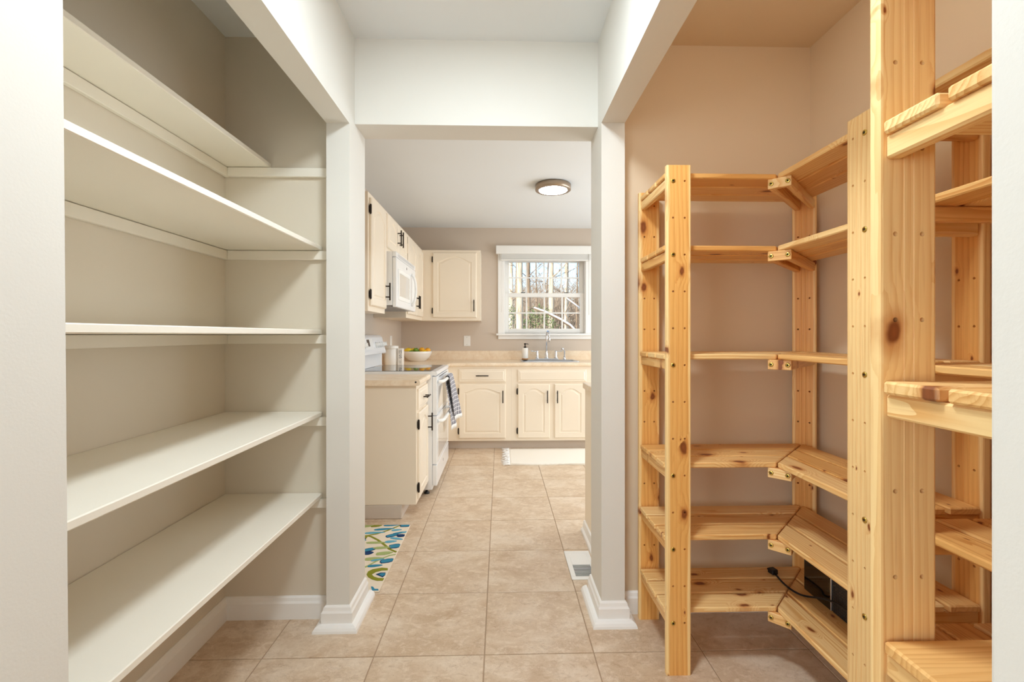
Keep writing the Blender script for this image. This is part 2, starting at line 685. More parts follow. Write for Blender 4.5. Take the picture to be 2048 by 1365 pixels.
bm = BM()
box(bm, XWL - 0.12, XWL, 0.45, YA + 0.07, -0.10, CZ)
struct('wall_left', bm, 'alcove')
bm = BM()
box(bm, XWL - 0.12, XWL + 0.004, YA + 0.07, YB + 0.14, -0.10, CZ)
struct('wall_kitchen_left', bm, 'kitchen_wall')
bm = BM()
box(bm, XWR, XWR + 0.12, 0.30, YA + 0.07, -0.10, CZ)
struct('wall_right', bm, 'alcove_right_bounce')
bm = BM()
box(bm, XKR, XKR + 0.12, YK - 0.07, YB + 0.14, -0.10, CZ)
struct('wall_kitchen_right', bm, 'kitchen_wall')
# far walls of the alcoves (the kitchen partition)
bm = BM()
box(bm, XWL, XLO, YA, YK, 0, CZ)
struct('wall_partition_left', bm, 'alcove')
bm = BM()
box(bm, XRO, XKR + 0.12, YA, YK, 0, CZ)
struct('wall_partition_right', bm, 'alcove_right_bounce')
# header over the opening
bm = BM()
box(bm, XL, XR, YH, YK, 2.078, CZ)
struct('wall_header', bm, 'wall')
# stubs (front ends of the thin side walls) and the beams above the alcoves
bm = BM()
box(bm, XLO, XL, YC, YA, 0, 2.05)
box(bm, XLO, XL, YA, YK, 0, CZ)
struct('wall_stub_left', bm, 'wall')
bm = BM()
box(bm, XR, XRO, YC, YA, 0, 2.065)
box(bm, XR, XRO, YA, YK, 0, CZ)
struct('wall_stub_right', bm, 'wall')
bm = BM()
box(bm, XLO, XL, 0.45, YA - 0.0005, 2.05, CZ)
struct('wall_beam_left', bm, 'wall')
bm = BM()
box(bm, XR, XRO, 0.3795, YA - 0.0005, 2.065, CZ)
struct('wall_beam_right', bm, 'wall')
# near side walls beside the camera; the left one leans a little out of plumb
bm = BM()
pts = [(0.45, 0.0), (0.670, 0.0), (0.652, 2.05), (0.652, CZ), (0.45, CZ)]
prism(bm, pts, 'x', XLO, XL)
struct('wall_near_left', bm, 'wall')
bm = BM()
box(bm, XR, XRO, 0.20, 0.3795, 0, CZ, 0.004, 2)
struct('wall_near_right', bm, 'wall')
bm = BM()
box(bm, -XRM, XLO, 0.45, 0.56, 0, CZ)
struct('wall_alcove_left_end', bm, 'alcove')
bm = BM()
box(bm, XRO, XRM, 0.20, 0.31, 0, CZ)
struct('wall_alcove_right_end', bm, 'alcove_right_bounce')
bm = BM()
box(bm, -XRM, XRM, YN - 0.12, YN, 0, CZ)
struct('wall_rear', bm, 'wall')
bm = BM()
box(bm, -XRM - 0.12, -XRM, YN, 0.56, 0, CZ)
struct('wall_rear_left', bm, 'wall')
bm = BM()
box(bm, XRM, XRM + 0.12, YN, 0.31, 0, CZ)
struct('wall_rear_right', bm, 'wall')

# kitchen back wall with the window opening
WX0, WX1, WZ0, WZ1 = 0.045, 1.003, 1.205, 2.15
bm = BM()
for (a, b, c, d) in ((XWL, WX0, 0, CZ), (WX1, XKR, 0, CZ), (WX0, WX1, 0, WZ0), (WX0, WX1, WZ1, CZ)):
    box(bm, a, b, YB, YB + 0.14, c, d)
struct('wall_back', bm, 'kitchen_wall')

# baseboards
BASE = [(0, 0), (0.016, 0), (0.016, 0.066), (0.011, 0.074), (0.008, 0.086), (0.003, 0.092), (0, 0.092)]
SHOE = [(0.016, 0), (0.042, 0), (0.0405, 0.009), (0.035, 0.018), (0.026, 0.024), (0.016, 0.026)]


def baseboard(name, path, shoe=None, side=1):
    b = BM()
    sweep(b, path, BASE, side=side)
    o = struct(name, b, 'trim')
    if shoe:
        b = BM()
        sweep(b, shoe, SHOE, side=side)
        obj('shoe_moulding', b, 'trim', o)
    return o


baseboard('baseboard_left', [(XWL, 0.56), (XWL, YA), (XLO, YA)])
lp = [(XLO, YA - 0.017), (XLO, YC), (XL, YC), (XL, YK)]
baseboard('baseboard_stub_left', lp, [(XLO, YA - 0.017), (XLO, YC), (XL, YC), (XL, YK + 0.015)], side=1)
rp = [(XR, YK), (XR, YC), (XRO, YC), (XRO, YA - 0.017)]
baseboard('baseboard_stub_right', rp, [(XR, YK + 0.03), (XR, YC), (XRO, YC), (XRO, YA - 0.017)], side=1)
baseboard('baseboard_right', [(XRO, YA), (XWR, YA), (XWR, 0.31)])

# ------------------------------------------------------------------ window
win = bpy.data.objects.new('window_1', None)
COL.objects.link(win)
win.location = (0.525, YB, 1.2)
win['kind'] = 'structure'


def part(name, mats, parent, fn, *a, **k):
    b = BM()
    fn(b, *a, **k)
    return obj(name, b, mats, parent)


part('casing', 'trim', win, box, -0.025, WX0 + 0.003, YB - 0.02, YB, 1.205, 2.15, 0.003)
part('casing', 'trim', win, box, WX1 - 0.003, 1.078, YB - 0.02, YB, 1.205, 2.15, 0.003)
part('casing', 'trim', win, box, -0.025, 1.078, YB - 0.02, YB, 2.15, 2.22, 0.003)
part('sill', 'trim', win, box, -0.044, 1.097, YB - 0.055, YB + 0.05, 1.182, 1.205, 0.004, 2)
part('apron', 'trim', win, box, -0.022, 1.075, YB - 0.018, YB, 1.139, 1.182, 0.003)
for s, a, b in (('jamb', WX0, WX0 + 0.012), ('jamb', WX1 - 0.012, WX1)):
    part('jamb', 'trim', win, box, a, b, YB, YB + 0.13, 1.205, 2.15)
part('jamb', 'trim', win, box, WX0, WX1, YB, YB + 0.13, 2.138, 2.15)


def sash(x0, x1, z0, z1, gx0, gx1, gz0, gz1, y):
    b = BM()
    box(b, x0, gx0, y, y + 0.035, z0, z1, 0.003)
    box(b, gx1, x1, y, y + 0.035, z0, z1, 0.003)
    box(b, gx0, gx1, y, y + 0.035, z0, gz0, 0.003)
    box(b, gx0, gx1, y, y + 0.035, gz1, z1, 0.003)
    s = obj('sash', b, 'white_plastic', win)
    b = BM()
    box(b, gx0 - 0.004, gx1 + 0.004, y + 0.014, y + 0.020, gz0 - 0.004, gz1 + 0.004)
    obj('pane', b, 'glass', s)
    for t in (0.25, 0.5, 0.75):
        x = gx0 + (gx1 - gx0) * t
        b = BM()
        box(b, x - 0.009, x + 0.009, y + 0.008, y + 0.0135, gz0, gz1)
        obj('muntin', b, 'white_plastic', s)
    zm = (gz0 + gz1) / 2
    b = BM()
    box(b, gx0, gx1, y + 0.0075, y + 0.0132, zm - 0.008, zm + 0.008)
    obj('muntin', b, 'white_plastic', s)
    return s


s = sash(0.058, 0.99, 1.206, 1.683, 0.103, 0.945, 1.262, 1.633, YB + 0.035)
for x in (0.27, 0.78):
    b = BM()
    box(b, x - 0.025, x + 0.025, YB + 0.037, YB + 0.062, 1.683, 1.692, 0.003)
    obj('sash_lock', b, 'dark_plastic', s)
sash(0.058, 0.99, 1.640, 2.138, 0.107, 0.938, 1.684, 2.050, YB + 0.074)

# blind pulled up under its valance
bl = thing('window_blind', 'white window blind pulled all the way up under its valance above the sink', 'blind', (0.525, YB - 0.05, 2.05))
part('valance', 'white_plastic', bl, box, -0.048, 1.098, YB - 0.075, YB - 0.0205, 2.126, 2.222, 0.006, 2)
b = BM()
for k in range(14):
    z = 2.068 + k * 0.0042
    box(b, 0.0, 1.055, YB - 0.062, YB - 0.024, z, z + 0.0028)
o = obj('raised_slats', b, 'white_plastic', bl)
o['kind'] = 'stuff'
part('bottom_rail', 'white_plastic', bl, box, 0.0, 1.055, YB - 0.064, YB - 0.022, 2.050, 2.066, 0.004)
part('lift_cord', 'white_plastic', bl, tube, [(0.018, YB - 0.067, 2.13), (0.018, YB - 0.067, 1.45)], 0.0022, 6)
part('tilt_wand', 'white_plastic', bl, tube, [(1.032, YB - 0.067, 2.13), (1.032, YB - 0.067, 1.42)], 0.0035, 8)

# ------------------------------------------------------------------ left alcove: painted built-in shelves
shelves = [
    (1.890, -0.960, 'narrow topmost white painted shelf, set furthest back in the left alcove'),
    (1.543, -0.748, 'second white painted shelf from the top in the left alcove, seen from below'),
    (1.192, -0.748, 'middle white painted shelf at eye level in the left alcove, edge-on'),
    (0.848, -0.748, 'fourth white painted shelf from the top in the left alcove, top in view'),
    (0.505, -0.748, 'lowest white painted shelf in the left alcove, over the baseboard'),
]
for z, xf, lab in shelves:
    t = thing('wall_shelf', lab, 'shelf', (XWL, 1.2, z), 'built-in shelves in the left alcove')
    part('board', 'shelf', t, box, XWL + 0.002, xf, 0.563, YA - 0.002, z, z + 0.019, 0.0025)
    part('cleat', 'shelf', t, box, XWL, XWL + 0.018, 0.563, YA, z - 0.040, z - 0.002, 0.002)
    part('cleat', 'shelf', t, box, XWL + 0.0185, XLO - 0.004, YA - 0.018, YA, z - 0.040, z - 0.002, 0.002)

# ------------------------------------------------------------------ right alcove: two pine corner shelving units
HOLES = [0.183 + 0.1287 * n for n in range(13)]
POST_W, POST_T, POST_H = 0.086, 0.022, 1.783
LEVELS = [1.7274, 1.4700, 1.0839, 0.6978, 0.4404, 0.1830]   # heights of the rails
RH = 0.0175                                                 # half the rail's height
ST = 0.019                                                  # slat thickness


def post_mesh(mat):
    b = BM()
    w, t, H = POST_W, POST_T, POST_H
    c = 0.004
    hw, ht = w / 2, t / 2
    rows = [0.0] + [(HOLES[i] + HOLES[i + 1]) / 2 for i in range(-1 + 1, 12)] + [H]
    rows = [0.10] + [(HOLES[i] + HOLES[i + 1]) / 2 for i in range(12)] + [H]
    g1, g2, gw, gd = -0.0075, 0.0075, 0.0009, 0.0012
    colx = [(-hw + c, g1 - gw), (g2 + gw, hw - c)]
    hx = [-0.0205, 0.0205]
    R = 0.0036
    vc = {}

    def V(x, y, z):
        k = (round(x, 5), round(y, 5), round(z, 5))
        if k not in vc:
            vc[k] = b.verts.new((x, y, z))
        return vc[k]

    rings = {}
    for s in (-1, 1):
        y = s * ht
        for ci, (xa, xb) in enumerate(colx):
            b.faces.new([V(xa, y, 0), V(xb, y, 0), V(xb, y, 0.10), V(xb * 2 / 3 + xa / 3, y, 0.10), V(xb / 3 + xa * 2 / 3, y, 0.10), V(xa, y, 0.10)])
            for ri in range(13):
                z0, z1 = rows[ri], rows[ri + 1]
                per = []
                for k in range(3):
                    per.append((xa + (xb - xa) * k / 3, z0))
                for k in range(3):
                    per.append((xb, z0 + (z1 - z0) * k / 3))
                for k in range(3):
                    per.append((xb + (xa - xb) * k / 3, z1))
                for k in range(3):
                    per.append((xa, z1 + (z0 - z1) * k / 3))
                cir = [(hx[ci] + R * math.cos(-PI * 3 / 4 + 2 * PI * k / 12), HOLES[ri] + R * math.sin(-PI * 3 / 4 + 2 * PI * k / 12)) for k in range(12)]
                pv = [V(p[0], y, p[1]) for p in per]
                cv = [V(p[0], y, p[1]) for p in cir]
                rings[(s, ci, ri)] = cv
                for k in range(12):
                    b.faces.new((pv[k], pv[(k + 1) % 12], cv[(k + 1) % 12], cv[k]))
        # grooves and middle stave
        for (xa, ya, xb, yb_) in ((g1 - gw, y, g1, y - s * gd), (g1, y - s * gd, g1 + gw, y), (g1 + gw, y, g2 - gw, y), (g2 - gw, y, g2, y - s * gd), (g2, y - s * gd, g2 + gw, y)):
            b.faces.new((V(xa, ya, 0), V(xb, yb_, 0), V(xb, yb_, H), V(xa, ya, H)))
    for ci in (0, 1):
        for ri in range(13):
            A, Bq = rings[(-1, ci, ri)], rings[(1, ci, ri)]
            for k in range(12):
                b.faces.new((A[k], A[(k + 1) % 12], Bq[(k + 1) % 12], Bq[k]))
    # narrow sides with rounded arrises
    for s in (-1, 1):
        cr = [(s * (hw - c), -ht), (s * (hw - c * 0.3), -ht + c * 0.3), (s * hw, -ht + c), (s * hw, ht - c), (s * (hw - c * 0.3), ht - c * 0.3), (s * (hw - c), ht)]
        for (p, q) in zip(cr, cr[1:]):
            f = b.faces.new((V(p[0], p[1], 0), V(q[0], q[1], 0), V(q[0], q[1], H), V(p[0], p[1], H)))
    # ends
    outline = [(-hw + c, -ht), (g1 - gw, -ht), (g1, -ht + gd), (g1 + gw, -ht), (g2 - gw, -ht), (g2, -ht + gd), (g2 + gw, -ht), (hw - c, -ht),
               (hw - c * 0.3, -ht + c * 0.3), (hw, -ht + c), (hw, ht - c), (hw - c * 0.3, ht - c * 0.3), (hw - c, ht), (g2 + gw, ht), (g2, ht - gd),
               (g2 - gw, ht), (g1 + gw, ht), (g1, ht - gd), (g1 - gw, ht), (-hw + c, ht), (-hw + c * 0.3, ht - c * 0.3), (-hw, ht - c), (-hw, -ht + c), (-hw + c * 0.3, -ht + c * 0.3)]
    b.faces.new([V(x, y, 0) for x, y in outline][::-1])
    b.faces.new([V(x, y, H) for x, y in outline])
    return mesh('post', b, mat)


def bolt_mesh():
    b = BM()
    lathe(b, [(0.0078, 0.0), (0.0078, -0.0012), (0.0064, -0.0022), (0.0036, -0.0022)], seg=14, axis='y')
    lathe(b, [(0.0036, -0.0022), (0.0034, -0.0004), (0.0, -0.0004)], seg=6, axis='y', mi=1)
    return mesh('bolt', b, ['brass', 'socket_dark'])


POST_ME, POST_AMBER, BOLT_ME = post_mesh('pine_z'), post_mesh('pine_amber'), bolt_mesh()


def wood_piece(name, pts, ang, z0, z1, parent, bev=0.0034):
    """A board given by its outline seen from above; the grain runs along direction ang."""
    cx = sum(p[0] for p in pts) / len(pts)
    cy = sum(p[1] for p in pts) / len(pts)
    ca, sa = math.cos(-ang), math.sin(-ang)
    loc = [((p[0] - cx) * ca - (p[1] - cy) * sa, (p[0] - cx) * sa + (p[1] - cy) * ca) for p in pts]
    area = sum(loc[i][0] * loc[(i + 1) % len(loc)][1] - loc[(i + 1) % len(loc)][0] * loc[i][1] for i in range(len(loc)))
    if area < 0:
        loc = loc[::-1]
    b = BM()
    prism(b, loc, 'z', 0, z1 - z0, bev)
    return obj(name, b, 'pine_x', parent, (cx, cy, z0), (0, 0, ang))


def clip_half(pts, a, bq, c):
    """Keep the side a*x+b*y <= c."""
    out = []
    n = len(pts)
    for i in range(n):
        p, q = pts[i], pts[(i + 1) % n]
        fp, fq = a * p[0] + bq * p[1] - c, a * q[0] + bq * q[1] - c
        if fp <= 0:
            out.append(p)
        if (fp < 0 < fq) or (fq < 0 < fp):
            t = fp / (fp - fq)
            out.append((p[0] + (q[0] - p[0]) * t, p[1] + (q[1] - p[1]) * t))
    return out


def shelving(label, dx, mirror, rail_y, bolts):
    my = (lambda y: 2.268 - y) if mirror else (lambda y: y)
    mp = lambda p: (p[0] + dx, my(p[1]))
    sg = -1 if mirror else 1
    ctr = mp((1.0, 1.6))
    u = thing('corner_shelving_unit', label, 'shelving', (ctr[0], ctr[1], 0))
    rnd = random.Random(11 if mirror else 5)
    # posts: a front-left, b back-left, c corner, d front-right leg, f back-right leg
    posts = {
        'a': ((0.624, 1.588), 0.0), 'b': ((0.623, 1.901), 0.0),
        'c': ((1.262 + 0.0078, 1.865 + 0.0078), -PI / 4),
        'd': ((0.979, 1.2075), -PI / 2), 'f': ((1.2805, 1.2105), -PI / 2)}
    pobj = {}
    for k, (p, a) in posts.items():
        q = mp(p)
        ang = (-a if mirror else a)
        if mirror and k in ('d', 'f'):
            ang = -PI / 2
        if mirror and k in 'ab':
            ang = 0
        pobj[k] = put('post', POST_ME if (k == 'd' or (mirror and k in 'ab')) else POST_AMBER, u, (q[0], q[1], 0), (0, 0, ang))
    for c in LEVELS:
        z0, z1 = c - RH, c + RH
        zs = z1 + 0.0005
        # end rails under the slats
        wood_piece('rail', [mp(p) for p in ((0.5875, 1.5995), (0.6095, 1.5995), (0.6095, 1.8895), (0.5875, 1.8895))], PI / 2, z0, z1, u)
        r0, r1 = rail_y
        wood_piece('rail', [(0.9905 + dx, r0), (1.269 + dx, r0), (1.269 + dx, r1), (0.9905 + dx, r1)], 0, z0, z1, u)
        # diagonal corner support: plate and two rails
        d = Vector((1, 1)) / math.sqrt(2)
        e = Vector((1, -1)) / math.sqrt(2)
        o0 = Vector((0.983, 1.582))
        Lr = (3.127 - (o0.x + o0.y)) / math.sqrt(2) - 0.0005
        q = lambda s, t: mp(tuple(o0 + d * s + e * t))
        pl = wood_piece('corner_plate', [q(0, -0.037), q(0, 0.037), q(0.019, 0.037), q(0.019, -0.037)], -PI / 4 * sg, z0, z1, u, 0.0015)
        for t in (-0.026, 0.026):
            wood_piece('rail', [q(0.0195, t - 0.011), q(0.0195, t + 0.011), q(Lr, t + 0.011), q(Lr, t - 0.011)], PI / 4 * sg, z0, z1, u)
        # three slats on each leg, mitred at the corner
        for i in range(3):
            y0 = 1.603 + i * 0.0955
            y1 = y0 + 0.0855
            j0 = rnd.uniform(-0.0015, 0.0015)
            pts = [(0.581 + j0, y0), (0.985 + (y0 - 1.600) - 0.003, y0), (0.985 + (y1 - 1.600) - 0.003, y1), (0.581 + j0, y1)]
            pts = clip_half(pts, 1, 1, 3.121)
            wood_piece('slat', [mp(p) for p in pts], 0.0, zs, zs + ST, u)
            x0 = 0.988 + i * 0.0955
            x1 = x0 + 0.0855
            j1 = rnd.uniform(-0.0015, 0.0015)
            pts = [(x0, 1.168 + j1), (x1, 1.168 + j1), (x1, 1.600 + (x1 - 0.985) - 0.003), (x0, 1.600 + (x0 - 0.985) - 0.003)]
            pts = clip_half(pts, 1, 1, 3.121)
            if i == 2:
                pts = clip_half(pts, 1, 0, 1.267)
            wood_piece('slat', [mp(p) for p in pts], PI / 2, zs, zs + ST, u)
        if bolts:
            sub('bolt', BOLT_ME, None, pobj['a'], (-0.0205, -POST_T / 2 - 0.0002, c))
            sub('bolt', BOLT_ME, None, pobj['d'], (0.0205, -POST_T / 2 - 0.0002, c))
            for t in (-0.026, 0.026):
                pb = q(-0.0002, t)
                put('bolt', BOLT_ME, u, (pb[0], pb[1], c), (0, 0, -PI / 4))
    return u


shelving('far pine corner shelving unit standing against the far wall of the right alcove', 0.0, False, (1.176, 1.198), True)
shelving('near pine corner shelving unit beside the right edge, its tall post closest to the camera', -0.011, True, (1.026, 1.048), False)

# ------------------------------------------------------------------ black device with its cord on the bottom shelf
sz = LEVELS[5] + RH + 0.0005 + ST + 0.0008
dv = thing('electronic_device', 'black glossy electronic box with a power cord on the bottom pine shelf', 'device', (1.2, 1.6, sz))
part('housing', 'black_gloss', dv, box, 1.158, 1.262, 1.572, 1.712, sz, sz + 0.155, 0.004, 2)
part('seam_strip', 'steel', dv, box, 1.1575, 1.2625, 1.567, 1.5715, sz + 0.002, sz + 0.155, 0.0008)
part('grille_housing', 'dark_plastic', dv, box, 1.160, 1.262, 1.470, 1.5665, sz, sz + 0.155, 0.005, 2)
b = BM()
for iz in range(15):
    for iy in range(9):
        y, z = 1.480 + iy * 0.0095, sz + 0.012 + iz * 0.0095
        lathe(b, [(0.0022, 0.0), (0.0022, -0.0004), (0.0, -0.0004)], (1.1599, y, z), 6, 'x')
o = obj('grille_holes', b, 'black_gloss', dv)
o['kind'] = 'stuff'
b = BM()
z = sz + 0.0042
p1 = bez((1.108, 1.806, z), (1.10, 1.76, z), (1.09, 1.70, z), (1.115, 1.665, z), 10)
p2 = bez((1.115, 1.665, z), (1.13, 1.62, z + 0.01), (1.135, 1.60, z + 0.035), (1.148, 1.52, z + 0.05), 10)
p3 = bez((1.148, 1.52, z + 0.05), (1.150, 1.50, z + 0.05), (1.150, 1.46, z + 0.05), (1.175, 1.445, z + 0.06), 8)
tube(b, p1 + p2[1:] + p3[1:], 0.0036, 8)
obj('power_cord', b, 'black_rubber', dv)
b = BM()
box(b, -0.014, 0.014, -0.012, 0.016, 0, 0.020, 0.003)
box(b, -0.007, 0.007, 0.016, 0.026, 0.006, 0.012, 0.001)
obj('plug', b, 'black_rubber', dv, (1.107, 1.822, sz), (0, 0, 0.2))


# ------------------------------------------------------------------ kitchen cabinets
def arch_outline(w, h, rise, n=14):
    """Outline of the raised panel, counter-clockwise in (x, z), centred in x, from z=0; the arched top has short shoulders."""
    pts = [(-w / 2, 0), (w / 2, 0)]
    for i in range(n + 1):
        x = 1 - 2 * i / n
        ax = abs(x)
        if rise > 0 and ax < 0.90:
            u = ax / 0.90
            f = math.cos(u * PI / 2) ** 0.85 * (1 - 0.25 * u ** 3)
        else:
            f = 0.0
        pts.append((x * w / 2, h - rise + rise * f))
    return pts


def door_mesh(w, h, rise=0.045, frame=0.055, t=0.019, name='door'):
    """Panel door, local x across, z up from its lower left corner, front facing -y."""
    b = BM()
    pw, ph = w - 2 * frame, h - 2 * frame + (0.012 if rise else 0)
    out = arch_outline(pw, ph, rise)
    n = len(out)

    def loop(inset, depth, scale_to=None):
        vs = []
        for (x, z) in out:
            k = 1 - inset / (pw / 2)
            zc = (ph - rise) / 2
            vs.append(b.verts.new((w / 2 + x * k, depth, frame + zc + (z - zc) * (1 - inset / (ph / 2)))))
        return vs

    def rect(inset, depth):
        vs = []
        x0, x1, z0, z1 = inset, w - inset, inset, h - inset
        vs.append(b.verts.new((x0, depth, z0)))
        vs.append(b.verts.new((x1, depth, z0)))
        m = n - 2
        for i in range(m):
            vs.append(b.verts.new((x1 + (x0 - x1) * i / (m - 1), depth, z1)))
        return vs

    L = [rect(0, 0.0), rect(0, -t + 0.006), rect(0.007, -t), loop(0, -t), loop(0.005, -t + 0.006), loop(0.014, -t + 0.006), loop(0.026, -t + 0.0015)]
    for A, Bq in zip(L, L[1:]):
        for i in range(n):
            b.faces.new((A[i], A[(i + 1) % n], Bq[(i + 1) % n], Bq[i]))
    b.faces.new(L[-1])
    b.faces.new(L[0][::-1])
    return mesh(name, b, 'cream')


def drawer_mesh(w, h, t=0.019, name='drawer'):
    b = BM()

    def rect(i, d):
        return [b.verts.new(p) for p in ((i, d, i), (w - i, d, i), (w - i, d, h - i), (i, d, h - i))]
    L = [rect(0, 0), rect(0, -t + 0.008), rect(0.008, -t + 0.004), rect(0.018, -t + 0.004), rect(0.026, -t)]
    for A, Bq in zip(L, L[1:]):
        for i in range(4):
            b.faces.new((A[i], A[(i + 1) % 4], Bq[(i + 1) % 4], Bq[i]))
    b.faces.new(L[-1])
    b.faces.new(L[0][::-1])
    return mesh(name, b, 'cream')


def pull_mesh(length=0.128, vertical=True):
    b = BM()
    r, so = 0.0055, 0.030
    ax = (lambda t: (0, -so, t)) if vertical else (lambda t: (t, -so, 0))
    tube(b, [ax(-length / 2), ax(length / 2)], r, 10)
    for s in (-0.31, 0.31):
        p = Vector(ax(length * s))
        tube(b, [(p.x, 0.0, p.z), (p.x, -so, p.z)], 0.0045, 8)
    return mesh('pull', b, 'bronze')


def hinge_mesh():
    b = BM()
    lathe(b, [(0.0, -0.034), (0.005, -0.032), (0.007, -0.026), (0.007, 0.026), (0.005, 0.032), (0.0, 0.034)], seg=8)
    box(b, -0.009, 0.006, 0.004, 0.008, -0.022, 0.022)
    return mesh('hinge', b, 'bronze')


PULL_V, PULL_H, HINGE = pull_mesh(), pull_mesh(0.13, False), hinge_mesh()


def add_door(parent, loc, rz, w, h, pull=None, hinge=None, rise=0.045, frame=0.055):
    d = put('door', door_mesh(w, h, rise, frame), parent, loc, (0, 0, rz))
    if pull:
        sub('pull', PULL_V, None, d, (pull[0], -0.019, pull[1]))
    if hinge:
        for z in (0.075, h - 0.075) if h > 0.5 else (0.05, h - 0.05):
            sub('hinge', HINGE, None, d, (hinge, -0.012, z))
    return d


def add_drawer(parent, loc, rz, w, h, pull=True):
    d = put('drawer', drawer_mesh(w, h), parent, loc, (0, 0, rz))
    if pull:
        sub('pull', PULL_H, None, d, (w / 2, -0.019, h / 2))
    return d


# --- back run: base cabinets under the window (face at y=4.73)
FY = 4.73
KL = XWL + 0.005      # inner face of the kitchen's left wall
XF = -0.541           # face of the left run


def base_body(t, x0, x1):
    b = BM()
    box(b, x0, x1, FY, FY + 0.02, 0.092, 0.862)
    box(b, x0, x0 + 0.018, FY + 0.02, YB - 0.002, 0.092, 0.862)
    box(b, x1 - 0.018, x1, FY + 0.02, YB - 0.002, 0.092, 0.862)
    box(b, x0 + 0.018, x1 - 0.018, FY + 0.02, YB - 0.002, 0.092, 0.11)
    obj('body', b, 'cream', t)
    b = BM()
    box(b, x0, x1, FY + 0.068, YB - 0.01, 0.0, 0.0915)
    obj('toe_kick', b, 'kick', t)


t = thing('base_cabinet', 'cream base cabinet with one drawer and one arched door left of the sink', 'cabinet', (-0.2, 5.0, 0), 'cabinets under the window counter')
base_body(t, -0.5395, 0.1195)
add_drawer(t, (-0.424, FY, 0.702), 0, 0.481, 0.133)
add_door(t, (-0.424, FY, 0.120), 0, 0.481, 0.561, (0.453, 0.432), -0.004)
t = thing('sink_cabinet', 'cream sink base cabinet with false drawer front and two arched doors', 'cabinet', (0.54, 5.0, 0), 'cabinets under the window counter')
base_body(t, 0.120, 1.2995)
add_drawer(t, (0.183, FY, 0.702), 0, 0.713, 0.126, False)
add_door(t, (0.183, FY, 0.120), 0, 0.332, 0.558, (0.305, 0.43), -0.004, 0.05)
add_door(t, (0.564, FY, 0.120), 0, 0.332, 0.558, (0.027, 0.43), None, 0.05)
# --- left run base cabinet beside the opening
t = thing('base_cabinet', 'narrow cream base cabinet with bare side panel between the opening and stove', 'cabinet', (-0.85, 3.16, 0))
YL0, YL1 = 2.962, 3.384
b = BM()
box(b, KL, XF, YL0, YL1, 0.092, 0.862, 0.0015)
obj('body', b, 'cream', t)
b = BM()
box(b, KL, -0.632, YL0 + 0.001, YL1, 0.0, 0.0915, 0.006, 2)
obj('toe_kick', b, 'kick', t)
add_drawer(t, (XF, YL0 + 0.028, 0.700), PI / 2, 0.362, 0.135)
add_door(t, (XF, YL0 + 0.028, 0.120), PI / 2, 0.362, 0.560, (0.335, 0.44), -0.004, 0.045)
# corner base under the counter beyond the stove
t = thing('corner_base_cabinet', 'cream corner base cabinet tucked behind the far side of the stove', 'cabinet', (-0.85, 4.5, 0))
b = BM()
box(b, KL, XF, 4.155, YB - 0.002, 0.092, 0.862)
obj('body', b, 'cream', t)
b = BM()
box(b, KL, -0.61, 4.155, YB - 0.01, 0.0, 0.0915)
obj('toe_kick', b, 'kick', t)


# --- countertops with rolled front edge
def roll(y0, back, z0=0.863, z1=0.899, r=0.012):
    """Counter cross-section (depth, z): front at y0 rounded, going back."""
    return [(y0 + r, z0), (back, z0), (back, z1), (y0 + r, z1), (y0 + r * 0.3, z1 - r * 0.3), (y0, z1 - r), (y0, z0 + r), (y0 + r * 0.3, z0 + r * 0.3)]


SX0, SX1, SY0, SY1 = 0.245, 0.835, 4.87, 5.225     # sink cut-out
t = thing('corner_countertop', 'beige laminate corner countertop running under the window with backsplash', 'countertop', (0.2, 5.0, 0.863))
b = BM()
prism(b, roll(FY - 0.03, SY0), 'x', -0.512, 1.30)
box(b, -0.512, SX0, SY0, YB - 0.019, 0.863, 0.899)
box(b, SX1, 1.30, SY0, YB - 0.019, 0.863, 0.899)
box(b, SX0, SX1, SY1, YB - 0.019, 0.863, 0.899)
prism(b, [(-0.512 - 0.012, 0.863), (KL + 0.019, 0.863), (KL + 0.019, 0.899), (-0.512 - 0.012, 0.899), (-0.512 - 0.0036, 0.8954), (-0.512, 0.887), (-0.512, 0.875), (-0.512 - 0.0036, 0.8666)], 'y', 4.153, YB - 0.019)
obj('slab', b, 'laminate', t)
b = BM()
box(b, KL, 1.30, YB - 0.0185, YB - 0.0005, 0.863, 1.003, 0.003)
obj('backsplash', b, 'laminate', t)
b = BM()
box(b, KL + 0.0005, KL + 0.0185, 4.153, YB - 0.019, 0.863, 1.003, 0.003)
obj('backsplash', b, 'laminate', t)

t = thing('small_countertop', 'short beige laminate countertop on the cabinet nearest the opening', 'countertop', (-0.85, 3.16, 0.863))
b = BM()
prism(b, [(-0.512 - 0.012, 0.863), (KL + 0.001, 0.863), (KL + 0.001, 0.899), (-0.512 - 0.012, 0.899), (-0.512 - 0.0036, 0.8954), (-0.512, 0.887), (-0.512, 0.875), (-0.512 - 0.0036, 0.8666)], 'y', 2.937, 3.386)
obj('slab', b, 'laminate', t)
b = BM()
lathe(b, [(0.0, -0.0005), (0.006, -0.0005), (0.006, 0.001), (0.0, 0.001)], (-0.540, 2.9365, 0.886), 10, 'y')
obj('edge_chip', b, 'dark_plastic', t)

# --- upper cabinets
UX, UZ0, UZ1 = -0.855, 1.345, 2.120


